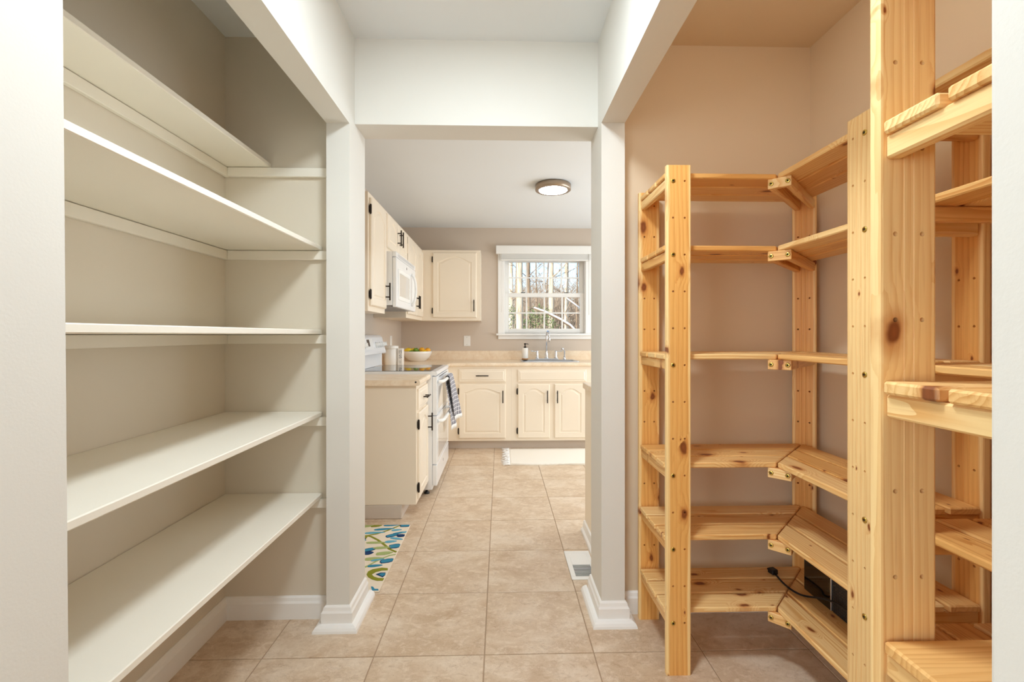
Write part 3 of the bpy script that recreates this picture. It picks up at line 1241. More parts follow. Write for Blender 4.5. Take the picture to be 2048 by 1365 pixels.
def upper(label, y0, y1, z0, doors, side=None):
    t = thing('upper_cabinet', label, 'cabinet', (UX, (y0 + y1) / 2, z0), 'upper cabinets on the left wall')
    b = BM()
    box(b, KL + 0.001, UX, y0, y1, z0, UZ1, 0.001)
    obj('body', b, 'cream', t)
    for (ya, w, pz, py, hz) in doors:
        h = UZ1 - z0 - 0.07 if z0 < 1.6 else UZ1 - z0 - 0.06
        add_door(t, (UX, ya, z0 + 0.036), PI / 2, w, h, (py, pz), hz, 0.05 if w > 0.3 else 0.04, 0.055 if z0 < 1.6 else 0.05)
    return t


upper('tall cream upper cabinet nearest the opening with one arched door', 2.978, 3.410, UZ0, [(3.002, 0.392, 0.125, 0.362, -0.004)])
upper('short cream upper cabinet with two small arched doors above the microwave', 3.4115, 4.172, 1.812, [(3.428, 0.350, 0.13, 0.322, None), (3.800, 0.350, 0.13, 0.028, 0.354)])
upper('cream upper cabinet with two arched doors between the microwave and corner', 4.1735, 5.030, UZ0, [(4.205, 0.400, 0.135, 0.372, None), (4.612, 0.400, 0.135, 0.028, None)])
t = thing('upper_cabinet', 'cream upper cabinet with one arched door on the wall left of the window', 'cabinet', (-0.5, 5.2, 1.345))
b = BM()
box(b, KL + 0.001, -0.215, 5.031, YB - 0.001, UZ0, UZ1, 0.001)
obj('body', b, 'cream', t)
add_door(t, (-0.737, 5.031, 1.378), 0, 0.478, 0.712, (0.452, 0.13), -0.004, 0.06)

# ------------------------------------------------------------------ microwave under the short cabinet
t = thing('microwave', 'white over-the-range microwave hanging under the short upper cabinet', 'microwave', (-0.9, 3.79, 1.395))
MY0, MY1 = 3.4115, 4.168
b = BM()
box(b, KL + 0.001, -0.800, MY0, MY1, 1.410, 1.811, 0.002)
obj('body', b, 'white_enamel', t)
b = BM()
box(b, -0.799, -0.768, MY0, MY1, 1.396, 1.770, 0.008, 2)
d = obj('door', b, 'white_enamel', t)
b = BM()
y0, y1, z0, z1 = MY0 + 0.06, MY0 + 0.50, 1.455, 1.690
for (a, bb, c, dd) in ((y0, y1, z0, z0 + 0.03), (y0, y1, z1 - 0.03, z1), (y0, y0 + 0.03, z0 + 0.03, z1 - 0.03), (y1 - 0.03, y1, z0 + 0.03, z1 - 0.03)):
    box(b, -0.7685, -0.764, a, bb, c, dd, 0.001)
obj('window_frame', b, 'white_plastic', d)
b = BM()
box(b, -0.769, -0.7672, y0 + 0.03, y1 - 0.03, z0 + 0.03, z1 - 0.03)
obj('window_screen', b, 'oven_glass', d)
b = BM()
yh = MY0 + 0.565
tube(b, bez((-0.770, yh, 1.445), (-0.715, yh, 1.455), (-0.715, yh, 1.70), (-0.770, yh, 1.712), 12), 0.011, 10)
obj('handle', b, 'white_plastic', d)
b = BM()
box(b, -0.7685, -0.7665, MY0 + 0.62, MY1 - 0.02, 1.44, 1.70, 0.001)
obj('control_panel', b, 'white_plastic', d)
b = BM()
box(b, -0.7685, -0.7668, MY0 + 0.36, MY0 + 0.375, 1.722, 1.742)
obj('badge', b, 'display', d)
b = BM()
box(b, -0.799, -0.770, MY0, MY1, 1.772, 1.8105, 0.003)
tv = obj('top_vent', b, 'white_enamel', t)
b = BM()
for k in range(3):
    box(b, -0.7705, -0.7695, MY0 + 0.06, MY1 - 0.06, 1.781 + k * 0.008, 1.784 + k * 0.008)
obj('vent_slot', b, 'grey_plastic', tv)
b = BM()
box(b, KL + 0.03, -0.81, MY0 + 0.02, MY1 - 0.02, 1.400, 1.4095)
obj('filter_panel', b, 'grey_plastic', t)

# ------------------------------------------------------------------ stove
SY, SE = 3.392, 4.146
t = thing('stove', 'white double-oven stove with black glass top between the counters', 'stove', (-0.8, 3.77, 0))
b = BM()
box(b, KL + 0.012, -0.502, SY, SE, 0.041, 0.888, 0.002)
obj('body', b, 'white_enamel', t)
for (x, y) in ((-0.55, SY + 0.05), (-0.55, SE - 0.05), (-1.05, SY + 0.05), (-1.05, SE - 0.05)):
    b = BM()
    lathe(b, [(0.0, 0.0), (0.022, 0.0), (0.020, 0.012), (0.010, 0.014), (0.010, 0.041), (0.0, 0.041)], (x, y, 0), 12)
    obj('foot', b, 'dark_plastic', t)
b = BM()
prism(b, [(-1.06, 0.889), (-0.50, 0.889), (-0.474, 0.884), (-0.466, 0.893), (-0.466, 0.908), (-0.474, 0.917), (-0.50, 0.918), (-1.06, 0.918)], 'y', SY + 0.001, SE - 0.001, 0.001)
top = obj('cooktop', b, 'white_enamel', t)
b = BM()
box(b, -1.035, -0.515, SY + 0.025, SE - 0.025, 0.9182, 0.9205, 0.001)
obj('glass_surface', b, 'black_glass', top)
# backguard
b = BM()
prism(b, [(KL + 0.012, 0.9185), (-1.062, 0.9185), (-1.068, 1.028), (-1.022, 1.030), (-1.034, 1.050), (-1.062, 1.168), (-1.078, 1.186), (KL + 0.012, 1.190)], 'y', SY + 0.004, SE - 0.004, 0.003)
g = obj('backguard', b, 'white_enamel', t)
nx, nz = 0.973, 0.231         # outward normal of the sloping console
tilt = math.atan2(nz, nx)


def on_console(s):             # point on the console face, s from bottom 0 to top 1
    return -1.034 + (-1.062 + 1.034) * s, 1.050 + (1.168 - 1.050) * s


b = BM()
xx, zz = on_console(0.62)
box(b, -0.0008, 0.0012, -0.035, 0.035, -0.028, 0.028)
obj('display', b, 'display', g, (xx, SY + 0.28, zz), (0, -tilt, 0))
b = BM()
xx, zz = on_console(0.55)
box(b, -0.0008, 0.0008, -0.11, 0.11, -0.045, 0.045)
obj('keypad', b, 'white_plastic', g, (xx, SY + 0.30, zz), (0, -tilt, 0))
for yk in (SY + 0.055, SY + 0.125, SY + 0.49, SY + 0.56, SY + 0.63, SY + 0.70):
    xx, zz = on_console(0.45)
    b = BM()
    lathe(b, [(0.0, 0.0), (0.026, 0.0), (0.024, 0.010), (0.017, 0.014), (0.016, 0.034), (0.0, 0.036)], seg=16, axis='x')
    box(b, 0.030, 0.040, -0.004, 0.004, -0.017, 0.017, 0.001)
    obj('knob', b, 'white_plastic', g, (xx, yk, zz), (0, -tilt, 0))
# oven doors, drawer
FX0, FX1 = -0.500, -0.467


def front(name, z0, z1, handle=True, window=None):
    b = BM()
    box(b, FX0, FX1, SY + 0.002, SE - 0.002, z0, z1, 0.004, 2)
    d = obj(name, b, 'white_enamel', t)
    if window:
        b = BM()
        box(b, FX1 - 0.0005, FX1 + 0.0012, SY + 0.075, SE - 0.075, window[0], window[1], 0.0006)
        obj('door_glass', b, 'oven_glass', d)
    if handle:
        zh = z1 - 0.042
        b = BM()
        pts = bez((FX1, SY + 0.04, zh), (FX1 + 0.048, SY + 0.05, zh), (FX1 + 0.040, SY + 0.11, zh), (FX1 + 0.040, SY + 0.20, zh), 8)
        pts += bez((FX1 + 0.040, SE - 0.20, zh), (FX1 + 0.040, SE - 0.11, zh), (FX1 + 0.048, SE - 0.05, zh), (FX1, SE - 0.04, zh), 8)
        tube(b, pts, 0.013, 10)
        obj('handle', b, 'white_plastic', d)
    return d


up = front('oven_door', 0.592, 0.880, True, (0.630, 0.800))
b = BM()
for k in range(12):
    y = SY + 0.14 + k * 0.042
    box(b, FX1 - 0.001, FX1 + 0.0008, y, y + 0.028, 0.866, 0.873)
o = obj('vent_slots', b, 'dark_plastic', up)
o['kind'] = 'stuff'
front('oven_door', 0.228, 0.586, True, (0.262, 0.505))
dr = front('drawer', 0.070, 0.222, False)
b = BM()
lathe(b, [(0.0, 0.0), (0.013, 0.0), (0.013, 0.0012), (0.0, 0.0012)], (FX1, SY + 0.38, 0.165), 14, 'x')
obj('badge', b, 'grey_plastic', dr)


# ------------------------------------------------------------------ towel over the upper oven handle
def towel_layer(b, top, bot, n=16, m=12, amp=0.004, ph=0.0, bulge=0.0, thick=0.004):
    """A hanging sheet between a top edge and a bottom edge, with soft folds and real thickness; returns the bottom edge."""
    top, bot = [Vector(p) for p in top], [Vector(p) for p in bot]
    F, Bk = [], []
    for i in range(n + 1):
        q = i / n
        rf, rb = [], []
        for j in range(m + 1):
            v = j / m
            p = top[0].lerp(top[1], v).lerp(bot[0].lerp(bot[1], v), q)
            d = (top[1] - top[0]).lerp(bot[1] - bot[0], q)
            nn = Vector((d.y, -d.x, 0)).normalized()
            w = amp * (0.3 + 0.7 * q) * math.sin(v * 8 + ph + q) + bulge * math.sin(q * PI)
            rf.append(b.verts.new(p + nn * w))
            rb.append(b.verts.new(p + nn * (w - thick)))
        F.append(rf)
        Bk.append(rb)
    for i in range(n):
        for j in range(m):
            for R in (F, Bk):
                f = b.faces.new((R[i][j], R[i][j + 1], R[i + 1][j + 1], R[i + 1][j]))
                f.smooth = True
        for j in (0, m):
            b.faces.new((F[i][j], F[i + 1][j], Bk[i + 1][j], Bk[i][j]))
    for i in (0, n):
        for j in range(m):
            b.faces.new((F[i][j], F[i][j + 1], Bk[i][j + 1], Bk[i][j]))
    return [v.co.copy() for v in F[-1]]


hz, hx_ = 0.838, FX1 + 0.040
t = thing('dish_towel', 'grey and white grid dish towel with white fringe hanging on the oven handle', 'towel', (hx_, 3.92, 0.5))
b = BM()
e1 = towel_layer(b, ((hx_ - 0.018, 3.70, hz), (hx_ - 0.018, 3.96, hz)), ((-0.402, 3.775, 0.435), (-0.372, 3.93, 0.435)), ph=1.2, bulge=0.006)
e2 = towel_layer(b, ((hx_ + 0.021, 3.70, hz), (hx_ + 0.021, 3.96, hz)), ((-0.388, 3.86, 0.50), (-0.338, 4.03, 0.50)), ph=0.2, amp=0.006)
r = 0.0195
arc = [[b.verts.new((hx_ + 0.0015 + r * math.cos(PI * k / 8), y, hz + r * 1.1 * math.sin(PI * k / 8))) for k in range(9)] for y in (3.70, 3.83, 3.96)]
for A, Bq in zip(arc, arc[1:]):
    for k in range(8):
        f = b.faces.new((A[k], A[k + 1], Bq[k + 1], Bq[k]))
        f.smooth = True
obj('cloth', b, 'towel', t)
b = BM()
for e in (e1, e2):
    for k in range(48):
        u = (k + 0.5) / 48 * (len(e) - 1)
        p = e[int(u)].lerp(e[int(u) + 1], u - int(u))
        dx, dy = random.uniform(-0.004, 0.004), random.uniform(-0.003, 0.003)
        tube(b, [(p.x, p.y, p.z + 0.004), (p.x + dx * .6, p.y + dy, p.z - 0.014), (p.x + dx, p.y + dy, p.z - random.uniform(0.026, 0.036))], [0.0026, 0.0024, 0.0014], 5)
o = obj('fringe', b, 'fringe', t)
o['kind'] = 'stuff'

# ------------------------------------------------------------------ sink, faucet, sprayer, soap
CT = 0.8996
t = thing('kitchen_sink', 'stainless steel drop-in sink set in the counter under the window', 'sink', (0.54, 5.04, CT))
b = BM()
X0, X1, Y0, Y1 = 0.225, 0.857, 4.845, 5.250
z = CT + 0.0005


def ring_rect(b, x0, x1, y0, y1, z, r, n=4):
    vs = []
    for (cx, cy, a0) in ((x1 - r, y0 + r, -PI / 2), (x1 - r, y1 - r, 0), (x0 + r, y1 - r, PI / 2), (x0 + r, y0 + r, PI)):
        for k in range(n + 1):
            a = a0 + PI / 2 * k / n
            vs.append(b.verts.new((cx + r * math.cos(a), cy + r * math.sin(a), z)))
    return vs


L = [ring_rect(b, X0, X1, Y0, Y1, z, 0.04), ring_rect(b, X0, X1, Y0, Y1, z + 0.004, 0.04), ring_rect(b, X0 + 0.012, X1 - 0.012, Y0 + 0.012, Y1 - 0.012, z + 0.006, 0.035),
     ring_rect(b, X0 + 0.025, X1 - 0.025, Y0 + 0.028, Y1 - 0.075, z + 0.003, 0.04), ring_rect(b, X0 + 0.032, X1 - 0.032, Y0 + 0.035, Y1 - 0.082, z - 0.15, 0.05)]
for A, Bq in zip(L, L[1:]):
    for i in range(len(A)):
        f = b.faces.new((A[i], A[(i + 1) % len(A)], Bq[(i + 1) % len(A)], Bq[i]))
        f.smooth = True
b.faces.new(L[-1])
obj('basin', b, 'steel', t)
DK = z + 0.006
t = thing('faucet', 'chrome gooseneck faucet with two lever handles behind the sink', 'faucet', (0.535, 5.21, DK))
b = BM()
box(b, 0.405, 0.665, 5.188, 5.236, DK - 0.001, DK + 0.014, 0.006, 2)
obj('base_plate', b, 'chrome', t)
b = BM()
lathe(b, [(0.0, 0.0), (0.024, 0.0), (0.024, 0.012), (0.015, 0.022), (0.020, 0.045), (0.014, 0.070), (0.011, 0.085)], (0.532, 5.212, DK + 0.014), 16)
sp = [(0.532, 5.212, DK + 0.08), (0.532, 5.212, DK + 0.26)]
sp += bez((0.532, 5.212, DK + 0.26), (0.532, 5.212, DK + 0.345), (0.545, 5.075, DK + 0.345), (0.548, 5.075, DK + 0.25), 14)[1:]
tube(b, sp, 0.0105, 12)
lathe(b, [(0.0105, 0.0), (0.014, 0.002), (0.014, 0.045), (0.010, 0.05)], (0.548, 5.075, DK + 0.205), 12)
obj('spout', b, 'chrome', t)
for x, s in ((0.425, -1), (0.640, 1)):
    b = BM()
    lathe(b, [(0.0, 0.0), (0.021, 0.0), (0.019, 0.014), (0.012, 0.024), (0.017, 0.045), (0.012, 0.066), (0.015, 0.078), (0.010, 0.090), (0.0, 0.092)], (x, 5.212, DK + 0.014), 14)
    h = obj('handle', b, 'chrome', t)
    b = BM()
    tube(b, [(x, 5.212, DK + 0.092), (x + s * 0.03, 5.212, DK + 0.094), (x + s * 0.062, 5.212, DK + 0.098), (x + s * 0.075, 5.212, DK + 0.096)], [0.005, 0.005, 0.0075, 0.004], 8)
    obj('lever', b, 'chrome', h)
t = thing('side_sprayer', 'small chrome side sprayer standing right of the faucet', 'sprayer', (0.737, 5.212, DK))
b = BM()
lathe(b, [(0.0, 0.0), (0.020, 0.0), (0.016, 0.016), (0.013, 0.03), (0.011, 0.03)], (0.737, 5.212, DK), 12)
obj('holder', b, 'chrome', t)
b = BM()
tube(b, bez((0.737, 5.212, DK + 0.028), (0.740, 5.212, DK + 0.09), (0.745, 5.19, DK + 0.125), (0.700, 5.17, DK + 0.122), 10), [0.010] * 4 + [0.012] * 4 + [0.014, 0.015, 0.014], 10)
obj('spray_head', b, 'chrome', t)
t = thing('soap_dispenser', 'white soap dispenser with wooden base at the left corner of the sink', 'dispenser', (0.285, 5.20, DK))
b = BM()
lathe(b, [(0.0, 0.0), (0.036, 0.0), (0.036, 0.014), (0.0, 0.014)], (0.285, 5.20, DK), 20)
obj('base', b, 'wood_base', t)
b = BM()
lathe(b, [(0.0, 0.0145), (0.035, 0.0145), (0.036, 0.02), (0.036, 0.128), (0.031, 0.134), (0.012, 0.134), (0.0, 0.134)], (0.285, 5.20, DK), 20)
obj('bottle', b, 'ceramic', t)
b = BM()
lathe(b, [(0.0, 0.1345), (0.015, 0.1345), (0.015, 0.150), (0.006, 0.152), (0.006, 0.172), (0.012, 0.174), (0.012, 0.186), (0.0, 0.188)], (0.285, 5.20, DK), 12)
tube(b, [(0.285, 5.20, DK + 0.180), (0.318, 5.20, DK + 0.180), (0.324, 5.20, DK + 0.172)], 0.004, 8)
obj('pump', b, 'bronze', t)

# ------------------------------------------------------------------ canister, letter box, fruit bowl
t = thing('canister', 'round white lidded canister on the corner counter behind the stove', 'canister', (-1.045, 4.43, CT))
b = BM()
lathe(b, [(0.0, 0.0), (0.060, 0.0), (0.064, 0.006), (0.064, 0.150), (0.060, 0.154), (0.0, 0.154)], (-1.045, 4.43, CT), 28)
obj('jar', b, 'ceramic', t)
b = BM()
lathe(b, [(0.0, 0.1545), (0.063, 0.1545), (0.066, 0.158), (0.066, 0.180), (0.061, 0.185), (0.0, 0.187)], (-1.045, 4.43, CT), 28)
obj('lid', b, 'ceramic', t)
t = thing('storage_tin', 'narrow white tin with grey lettering between the canister and fruit bowl', 'tin', (-0.955, 4.42, CT))
b = BM()
box(b, -0.979, -0.930, 4.385, 4.455, CT, CT + 0.160, 0.003)
obj('box', b, 'ceramic', t)


def strokes(b, lines, ox, oz, s, y, w=0.0022):
    for ln in lines:
        tube(b, [(ox + p[0] * s, y, oz + p[1] * s) for p in ln], w, 6)


b = BM()
Sg = [(0.9, 0.85), (0.6, 1.0), (0.2, 0.9), (0.1, 0.7), (0.4, 0.55), (0.7, 0.42), (0.85, 0.22), (0.6, 0.02), (0.2, 0.05), (0.05, 0.2)]
Cg = [(0.15, 1.0), (0.15, 0.05), (0.85, 0.05), (0.85, 1.0)]
strokes(b, [Cg, [(0.5, 1.0), (0.5, 0.5)]], -0.968, CT + 0.112, 0.030, 4.3848, 0.0018)
strokes(b, [Sg], -0.966, CT + 0.068, 0.030, 4.3848, 0.0024)
strokes(b, [[(0.2, 0.0), (0.2, 1.0)], [(0.7, 0.0), (0.7, 1.0)]], -0.966, CT + 0.018, 0.026, 4.3848, 0.0010)
o = obj('lettering', b, 'ink', t)
bowl_c = (-0.918, 5.09, CT)
t = thing('fruit_bowl', 'wide white ceramic bowl holding citrus fruit in the counter corner', 'bowl', bowl_c)
b = BM()
lathe(b, [(0.0, 0.0), (0.088, 0.0), (0.094, 0.004), (0.138, 0.045), (0.158, 0.085), (0.162, 0.108), (0.158, 0.110), (0.152, 0.085), (0.130, 0.048), (0.085, 0.012), (0.0, 0.010)], bowl_c, 36)
obj('bowl', b, 'ceramic', t)


def fruit(name, label, kind, x, y, z, r, stretch=1.0, rz=0.0):
    b = BM()
    sphere(b, (0, 0, 0), r, stretch, 1, 0.97, 16, 10)
    if name == 'lemon':
        for v in b.verts:
            k = abs(v.co.x) / (r * stretch)
            if k > 0.8:
                v.co.x *= 1 + (k - 0.8) * 0.9
                v.co.y *= 0.9
    t = thing(name, label, name, (bowl_c[0] + x, bowl_c[1] + y, CT + z), 'citrus fruit in the bowl')
    obj('fruit_body', b, kind, t, (bowl_c[0] + x, bowl_c[1] + y, CT + z), (0, 0.1, rz))
    b = BM()
    lathe(b, [(0.0, 0.0), (0.004, 0.0), (0.003, 0.003), (0.0, 0.0035)], (0, 0, r * 0.955), 8)
    obj('stem_button', b, 'leaf', t, (bowl_c[0] + x, bowl_c[1] + y, CT + z), (0.3, 0.2, rz))


fruit('lemon', 'long yellow lemon at the left rim of the white bowl', 'lemon', -0.088, -0.036, 0.114, 0.033, 1.3, 0.1)
fruit('lemon', 'yellow lemon lying behind the left lemon in the white bowl', 'lemon', -0.050, 0.068, 0.108, 0.034, 1.3, 0.5)
fruit('lime', 'dull green lime low at the front of the white bowl', 'lime', -0.048, -0.090, 0.094, 0.028, 1.15, 0.3)
fruit('lime', 'bright green lime in the middle of the white bowl', 'lime', -0.008, -0.040, 0.116, 0.030, 1.1, 1.0)
fruit('lime', 'dark green lime half hidden right of the middle of the bowl', 'lime', 0.030, -0.088, 0.092, 0.028, 1.1, 0.2)
fruit('orange', 'orange next to the limes in the white bowl', 'orange', 0.055, -0.026, 0.118, 0.034)
fruit('orange', 'orange at the right rim of the white bowl', 'orange', 0.114, 0.005, 0.112, 0.034)
fruit('orange', 'orange at the back of the white bowl behind the limes', 'orange', 0.035, 0.075, 0.104, 0.034)
fruit('lemon', 'small yellow lemon at the front right of the bowl', 'lemon', 0.092, -0.080, 0.098, 0.027, 1.2, 0.4)
fruit('orange', 'orange buried at the bottom of the white bowl', 'orange', 0.0, 0.01, 0.046, 0.034)


# ------------------------------------------------------------------ outlets
def outlet(label, loc, rz):
    t = thing('wall_outlet', label, 'outlet', loc)
    b = BM()
    box(b, -0.0385, 0.0385, -0.006, 0, -0.061, 0.061, 0.003)
    obj('plate', b, 'white_plastic', t, loc, (0, 0, rz))
    for z in (-0.042, 0.042):
        b = BM()
        lathe(b, [(0.0, -0.0072), (0.003, -0.0070), (0.0035, -0.006)], (0, 0, z), 8, 'y')
        obj('screw', b, 'grey_plastic', t, loc, (0, 0, rz))


outlet('white blank wall plate with two screws between the fruit bowl and window', (-0.386, YB, 1.118), 0)
outlet('white wall plate on the left kitchen wall above the canister', (KL - 0.001, 4.83, 1.118), PI / 2)

# ------------------------------------------------------------------ counter end on the right of the opening
t = thing('counter_end', 'cream panelled counter end standing right beyond the opening', 'counter', (0.6, 2.45, 0))
b = BM()
box(b, 0.517, 1.05, YK + 0.002, 2.765, 0.0, 0.8625, 0.002)
obj('panel', b, 'panel_cream', t)
b = BM()
box(b, 0.505, 1.07, YK + 0.002, 2.780, 0.863, 0.899, 0.006, 2)
obj('top', b, 'laminate', t)
b = BM()
prism(b, [(0.5165, 0.0), (0.490, 0.0), (0.492, 0.012), (0.502, 0.022), (0.507, 0.060), (0.5165, 0.064)], 'y', YK + 0.035, 2.765)
obj('base_trim', b, 'trim', t)

# ------------------------------------------------------------------ floor register
VX0, VX1, VY0, VY1 = 0.349, 0.484, 2.203, 2.492
t = thing('floor_register', 'white metal floor register with louvres beside the right of the opening', 'register', (0.42, 2.35, 0.0))
b = BM()
for (a, bb, c, d) in ((VX0, VX1, VY0, VY0 + 0.026), (VX0, VX1, VY1 - 0.022, VY1), (VX0, VX0 + 0.024, VY0 + 0.026, VY1 - 0.022), (VX1 - 0.020, VX1, VY0 + 0.026, VY1 - 0.022), (VX0 + 0.024, VX1 - 0.020, 2.343, 2.353)):
    box(b, a, bb, c, d, 0.0003, 0.005, 0.0015)
obj('frame', b, 'trim', t)
b = BM()
box(b, VX0 + 0.02, VX1 - 0.016, VY0 + 0.02, VY1 - 0.018, 0.0001, 0.0006)
obj('duct_shadow_box', b, 'dark_plastic', t)
for bank, (ya, yb_, tl) in enumerate(((VY0 + 0.028, 2.341, 1), (2.355, VY1 - 0.024, -1))):
    n = 8
    for k in range(n):
        y = ya + (yb_ - ya) * (k + 0.5) / n
        b = BM()
        w = 0.0046
        if tl < 0:
            prism(b, [(y - w * 1.55, 0.0030), (y - w * 1.55 + 0.001, 0.0024), (y + w * 1.35, 0.0040), (y + w * 1.35, 0.0049)], 'x', VX0 + 0.024, VX1 - 0.020)
        elif tl > 0:
            prism(b, [(y - w * 0.40, 0.0010), (y - w * 0.40 + 0.0012, 0.0008), (y + w * 0.02, 0.0046), (y - w * 0.30, 0.0050)], 'x', VX0 + 0.024, VX1 - 0.020)
        obj('louvre', b, 'trim', t)

# ------------------------------------------------------------------ white rug at the sink
t = thing('woven_rug', 'white woven cotton rug with knotted fringe in front of the sink cabinet', 'rug', (0.5, 4.46, 0))
b = BM()
n, m = 40, 14
G = [[None] * (m + 1) for _ in range(n + 1)]
for i in range(n + 1):
    for j in range(m + 1):
        x = 0.085 + (1.02 - 0.085) * i / n
        y = 4.150 + 0.58 * j / m
        if j == 0:
            y += 0.008 * math.sin(x * 13) + random.uniform(-0.003, 0.003)
        z = 0.011 + 0.0022 * math.sin(x * 140) * math.cos(j * 1.7) + 0.004 * max(0, math.sin(x * 9 + 1)) * (1 if j == 0 else 0)
        G[i][j] = b.verts.new((x, y, z))
for i in range(n):
    for j in range(m):
        f = b.faces.new((G[i][j], G[i + 1][j], G[i + 1][j + 1], G[i][j + 1]))
        f.smooth = True
bd = [G[i][0] for i in range(n + 1)] + [G[n][j] for j in range(1, m + 1)] + [G[i][m] for i in range(n - 1, -1, -1)] + [G[0][j] for j in range(m - 1, 0, -1)]
lo = [b.verts.new((v.co.x, v.co.y, 0.0006)) for v in bd]
for i in range(len(bd)):
    k = (i + 1) % len(bd)
    b.faces.new((bd[i], bd[k], lo[k], lo[i]))
b.faces.new(lo)
obj('mat', b, 'rug_white', t)
b = BM()
rr = random.Random(3)
for k in range(70):
    y = 4.145 + 0.59 * (k + 0.5) / 70
    x = 0.092
    p = [(x, y, 0.010)]
    L = rr.uniform(0.055, 0.085)
    a = PI + rr.uniform(-0.6, 0.6)
    for s in (0.35, 0.7, 1.0):
        p.append((x + L * s * math.cos(a) + rr.uniform(-0.006, 0.006), y + L * s * math.sin(a) + rr.uniform(-0.01, 0.01), 0.004 + rr.uniform(0.002, 0.012) * (1 - s * 0.5)))
    tube(b, p, [0.0045, 0.0035, 0.003, 0.002], 5)
o = obj('fringe', b, 'fringe', t)
o['kind'] = 'stuff'

# ------------------------------------------------------------------ patterned rug left of the opening
t = thing('patterned_rug', 'cream wool rug with blue and green vine pattern left of the opening', 'rug', (-0.85, 2.5, 0))
RX0, RX1, RY0, RY1 = -1.135, -0.557, 2.118, 2.852
b = BM()
box(b, RX0, RX1, RY0, RY1, 0.0005, 0.009, 0.002)
mat = obj('mat', b, 'rug_cream', t)
MOT = ['rug_teal', 'rug_navy', 'rug_olive', 'rug_lime', 'rug_blue']
b = BM()


def blob(pts, mi, h=0.0016):
    pts = [(min(max(p[0], RX0 + 0.004), RX1 - 0.003), min(max(p[1], RY0 + 0.004), RY1 - 0.004)) for p in pts]
    A = [b.verts.new((x, y, 0.0088)) for x, y in pts]
    T = [b.verts.new((x, y, 0.0090 + h)) for x, y in pts]
    f = b.faces.new(T)
    f.material_index = mi
    n = len(pts)
    for i in range(n):
        f = b.faces.new((A[i], A[(i + 1) % n], T[(i + 1) % n], T[i]))
        f.material_index = mi


def leaf(x, y, L, w, a, mi, h=0.0016, frill=0.0):
    ca, sa = math.cos(a), math.sin(a)
    pts = []
    N = 12
    for k in range(N):
        th = 2 * PI * k / N
        u = math.cos(th) * L / 2
        v = math.sin(th) * w / 2 * (1 - 0.35 * math.cos(th)) * (1 + frill * math.cos(5 * th))
        pts.append((x + u * ca - v * sa, y + u * sa + v * ca))
    blob(pts, mi, h)


def vine(P, w, mi, h=0.0012):
    P = [Vector((p[0], p[1])) for p in P]
    for p, q in zip(P, P[1:]):
        d = (q - p).normalized()
        nn = Vector((-d.y, d.x)) * w / 2
        p2, q2 = p - d * w * 0.3, q + d * w * 0.3
        blob([tuple(p2 - nn), tuple(q2 - nn), tuple(q2 + nn), tuple(p2 + nn)], mi, h)
        h += 0.00004


def floor_pt(x, y):
    """Where a spot of the rug's pattern lies on the floor."""
    a = math.radians(1.5)
    uu, vv = (x - 1024) / 913, (670 - y) / 913
    k = -1.181 / vv
    return ((uu * math.cos(a) + math.sin(a)) * k, (-uu * math.sin(a) + math.cos(a)) * k)


def zp(u, v):
    return floor_pt(720 + u / 6.825, 1030 + v / 6.825)


# vines
vine([zp(90, 290), zp(150, 300), zp(240, 345), zp(330, 410), zp(400, 470), zp(490, 510)], 0.013, 2)
vine([zp(90, 290), zp(230, 265), zp(370, 220), zp(470, 180), zp(560, 140)], 0.011, 2)
vine([zp(90, 710), zp(200, 650), zp(300, 600), zp(400, 560), zp(490, 545)], 0.010, 3)
vine([zp(-80, 420), zp(0, 380), zp(60, 330), zp(90, 290)], 0.02, 2)
vine([zp(-60, 760), zp(20, 730), zp(90, 710)], 0.014, 3)
for (u, v, L, w, a, mi, fr) in (
        (330, 200, .16, .05, .15, 0, 0), (200, 250, .16, .045, .1, 4, 0), (440, 145, .14, .05, .1, 0, 0), (640, 150, .10, .06, .1, 0, .2),
        (120, 155, .10, .06, .4, 3, 0), (225, 155, .09, .06, .2, 2, .25), (500, 212, .08, .04, .2, 4, 0), (440, 285, .09, .06, .5, 0, .2),
        (540, 250, .11, .04, .4, 0, .15), (500, 330, .11, .04, -.3, 4, .15), (570, 288, .07, .055, .0, 1, 0), (420, 370, .09, .05, .2, 4, 0),
        (220, 385, .15, .045, .0, 3, 0), (300, 455, .13, .05, .1, 3, 0), (490, 430, .09, .08, .3, 0, .3), (130, 480, .10, .06, .5, 0, .1),
        (335, 530, .12, .07, .2, 3, .2), (120, 525, .06, .06, .2, 1, .1), (190, 605, .13, .06, .1, 3, .1), (240, 620, .09, .03, .3, 4, 0),
        (385, 630, .10, .065, .35, 0, .2), (205, 700, .10, .045, .15, 0, .1), (130, 110, .08, .04, .3, 2, 0), (620, 240, .06, .03, .4, 4, 0)):
    p = zp(u, v)
    if mi in (0, 1) and w > 0.05:
        leaf(p[0], p[1], L * 0.86, w * 0.66, a, 1, 0.0016, fr)
    leaf(p[0], p[1], L * 0.76, w * 0.52, a, mi, 0.0019 + 0.0001 * mi, fr)
# flower near the door post
p = zp(300, 820)
outer = [zp(90, 820), zp(110, 780), zp(170, 750), zp(240, 738), zp(300, 728), zp(380, 735), zp(380, 762), zp(300, 765), zp(220, 785), zp(160, 818), zp(190, 850), zp(250, 868), zp(330, 872), zp(310, 905), zp(230, 905), zp(160, 885), zp(110, 855)]
blob(outer, 2, 0.0017)
blob([zp(215, 818), zp(280, 796), zp(350, 796), zp(345, 825), zp(310, 858)], 1, 0.0019)
blob([zp(255, 820), zp(300, 806), zp(348, 806), zp(340, 826), zp(305, 846)], 0, 0.0023)
blob([zp(150, 985), zp(178, 988), zp(200, 1018), zp(248, 1018), zp(235, 1075), zp(150, 1065)], 0, 0.0018)
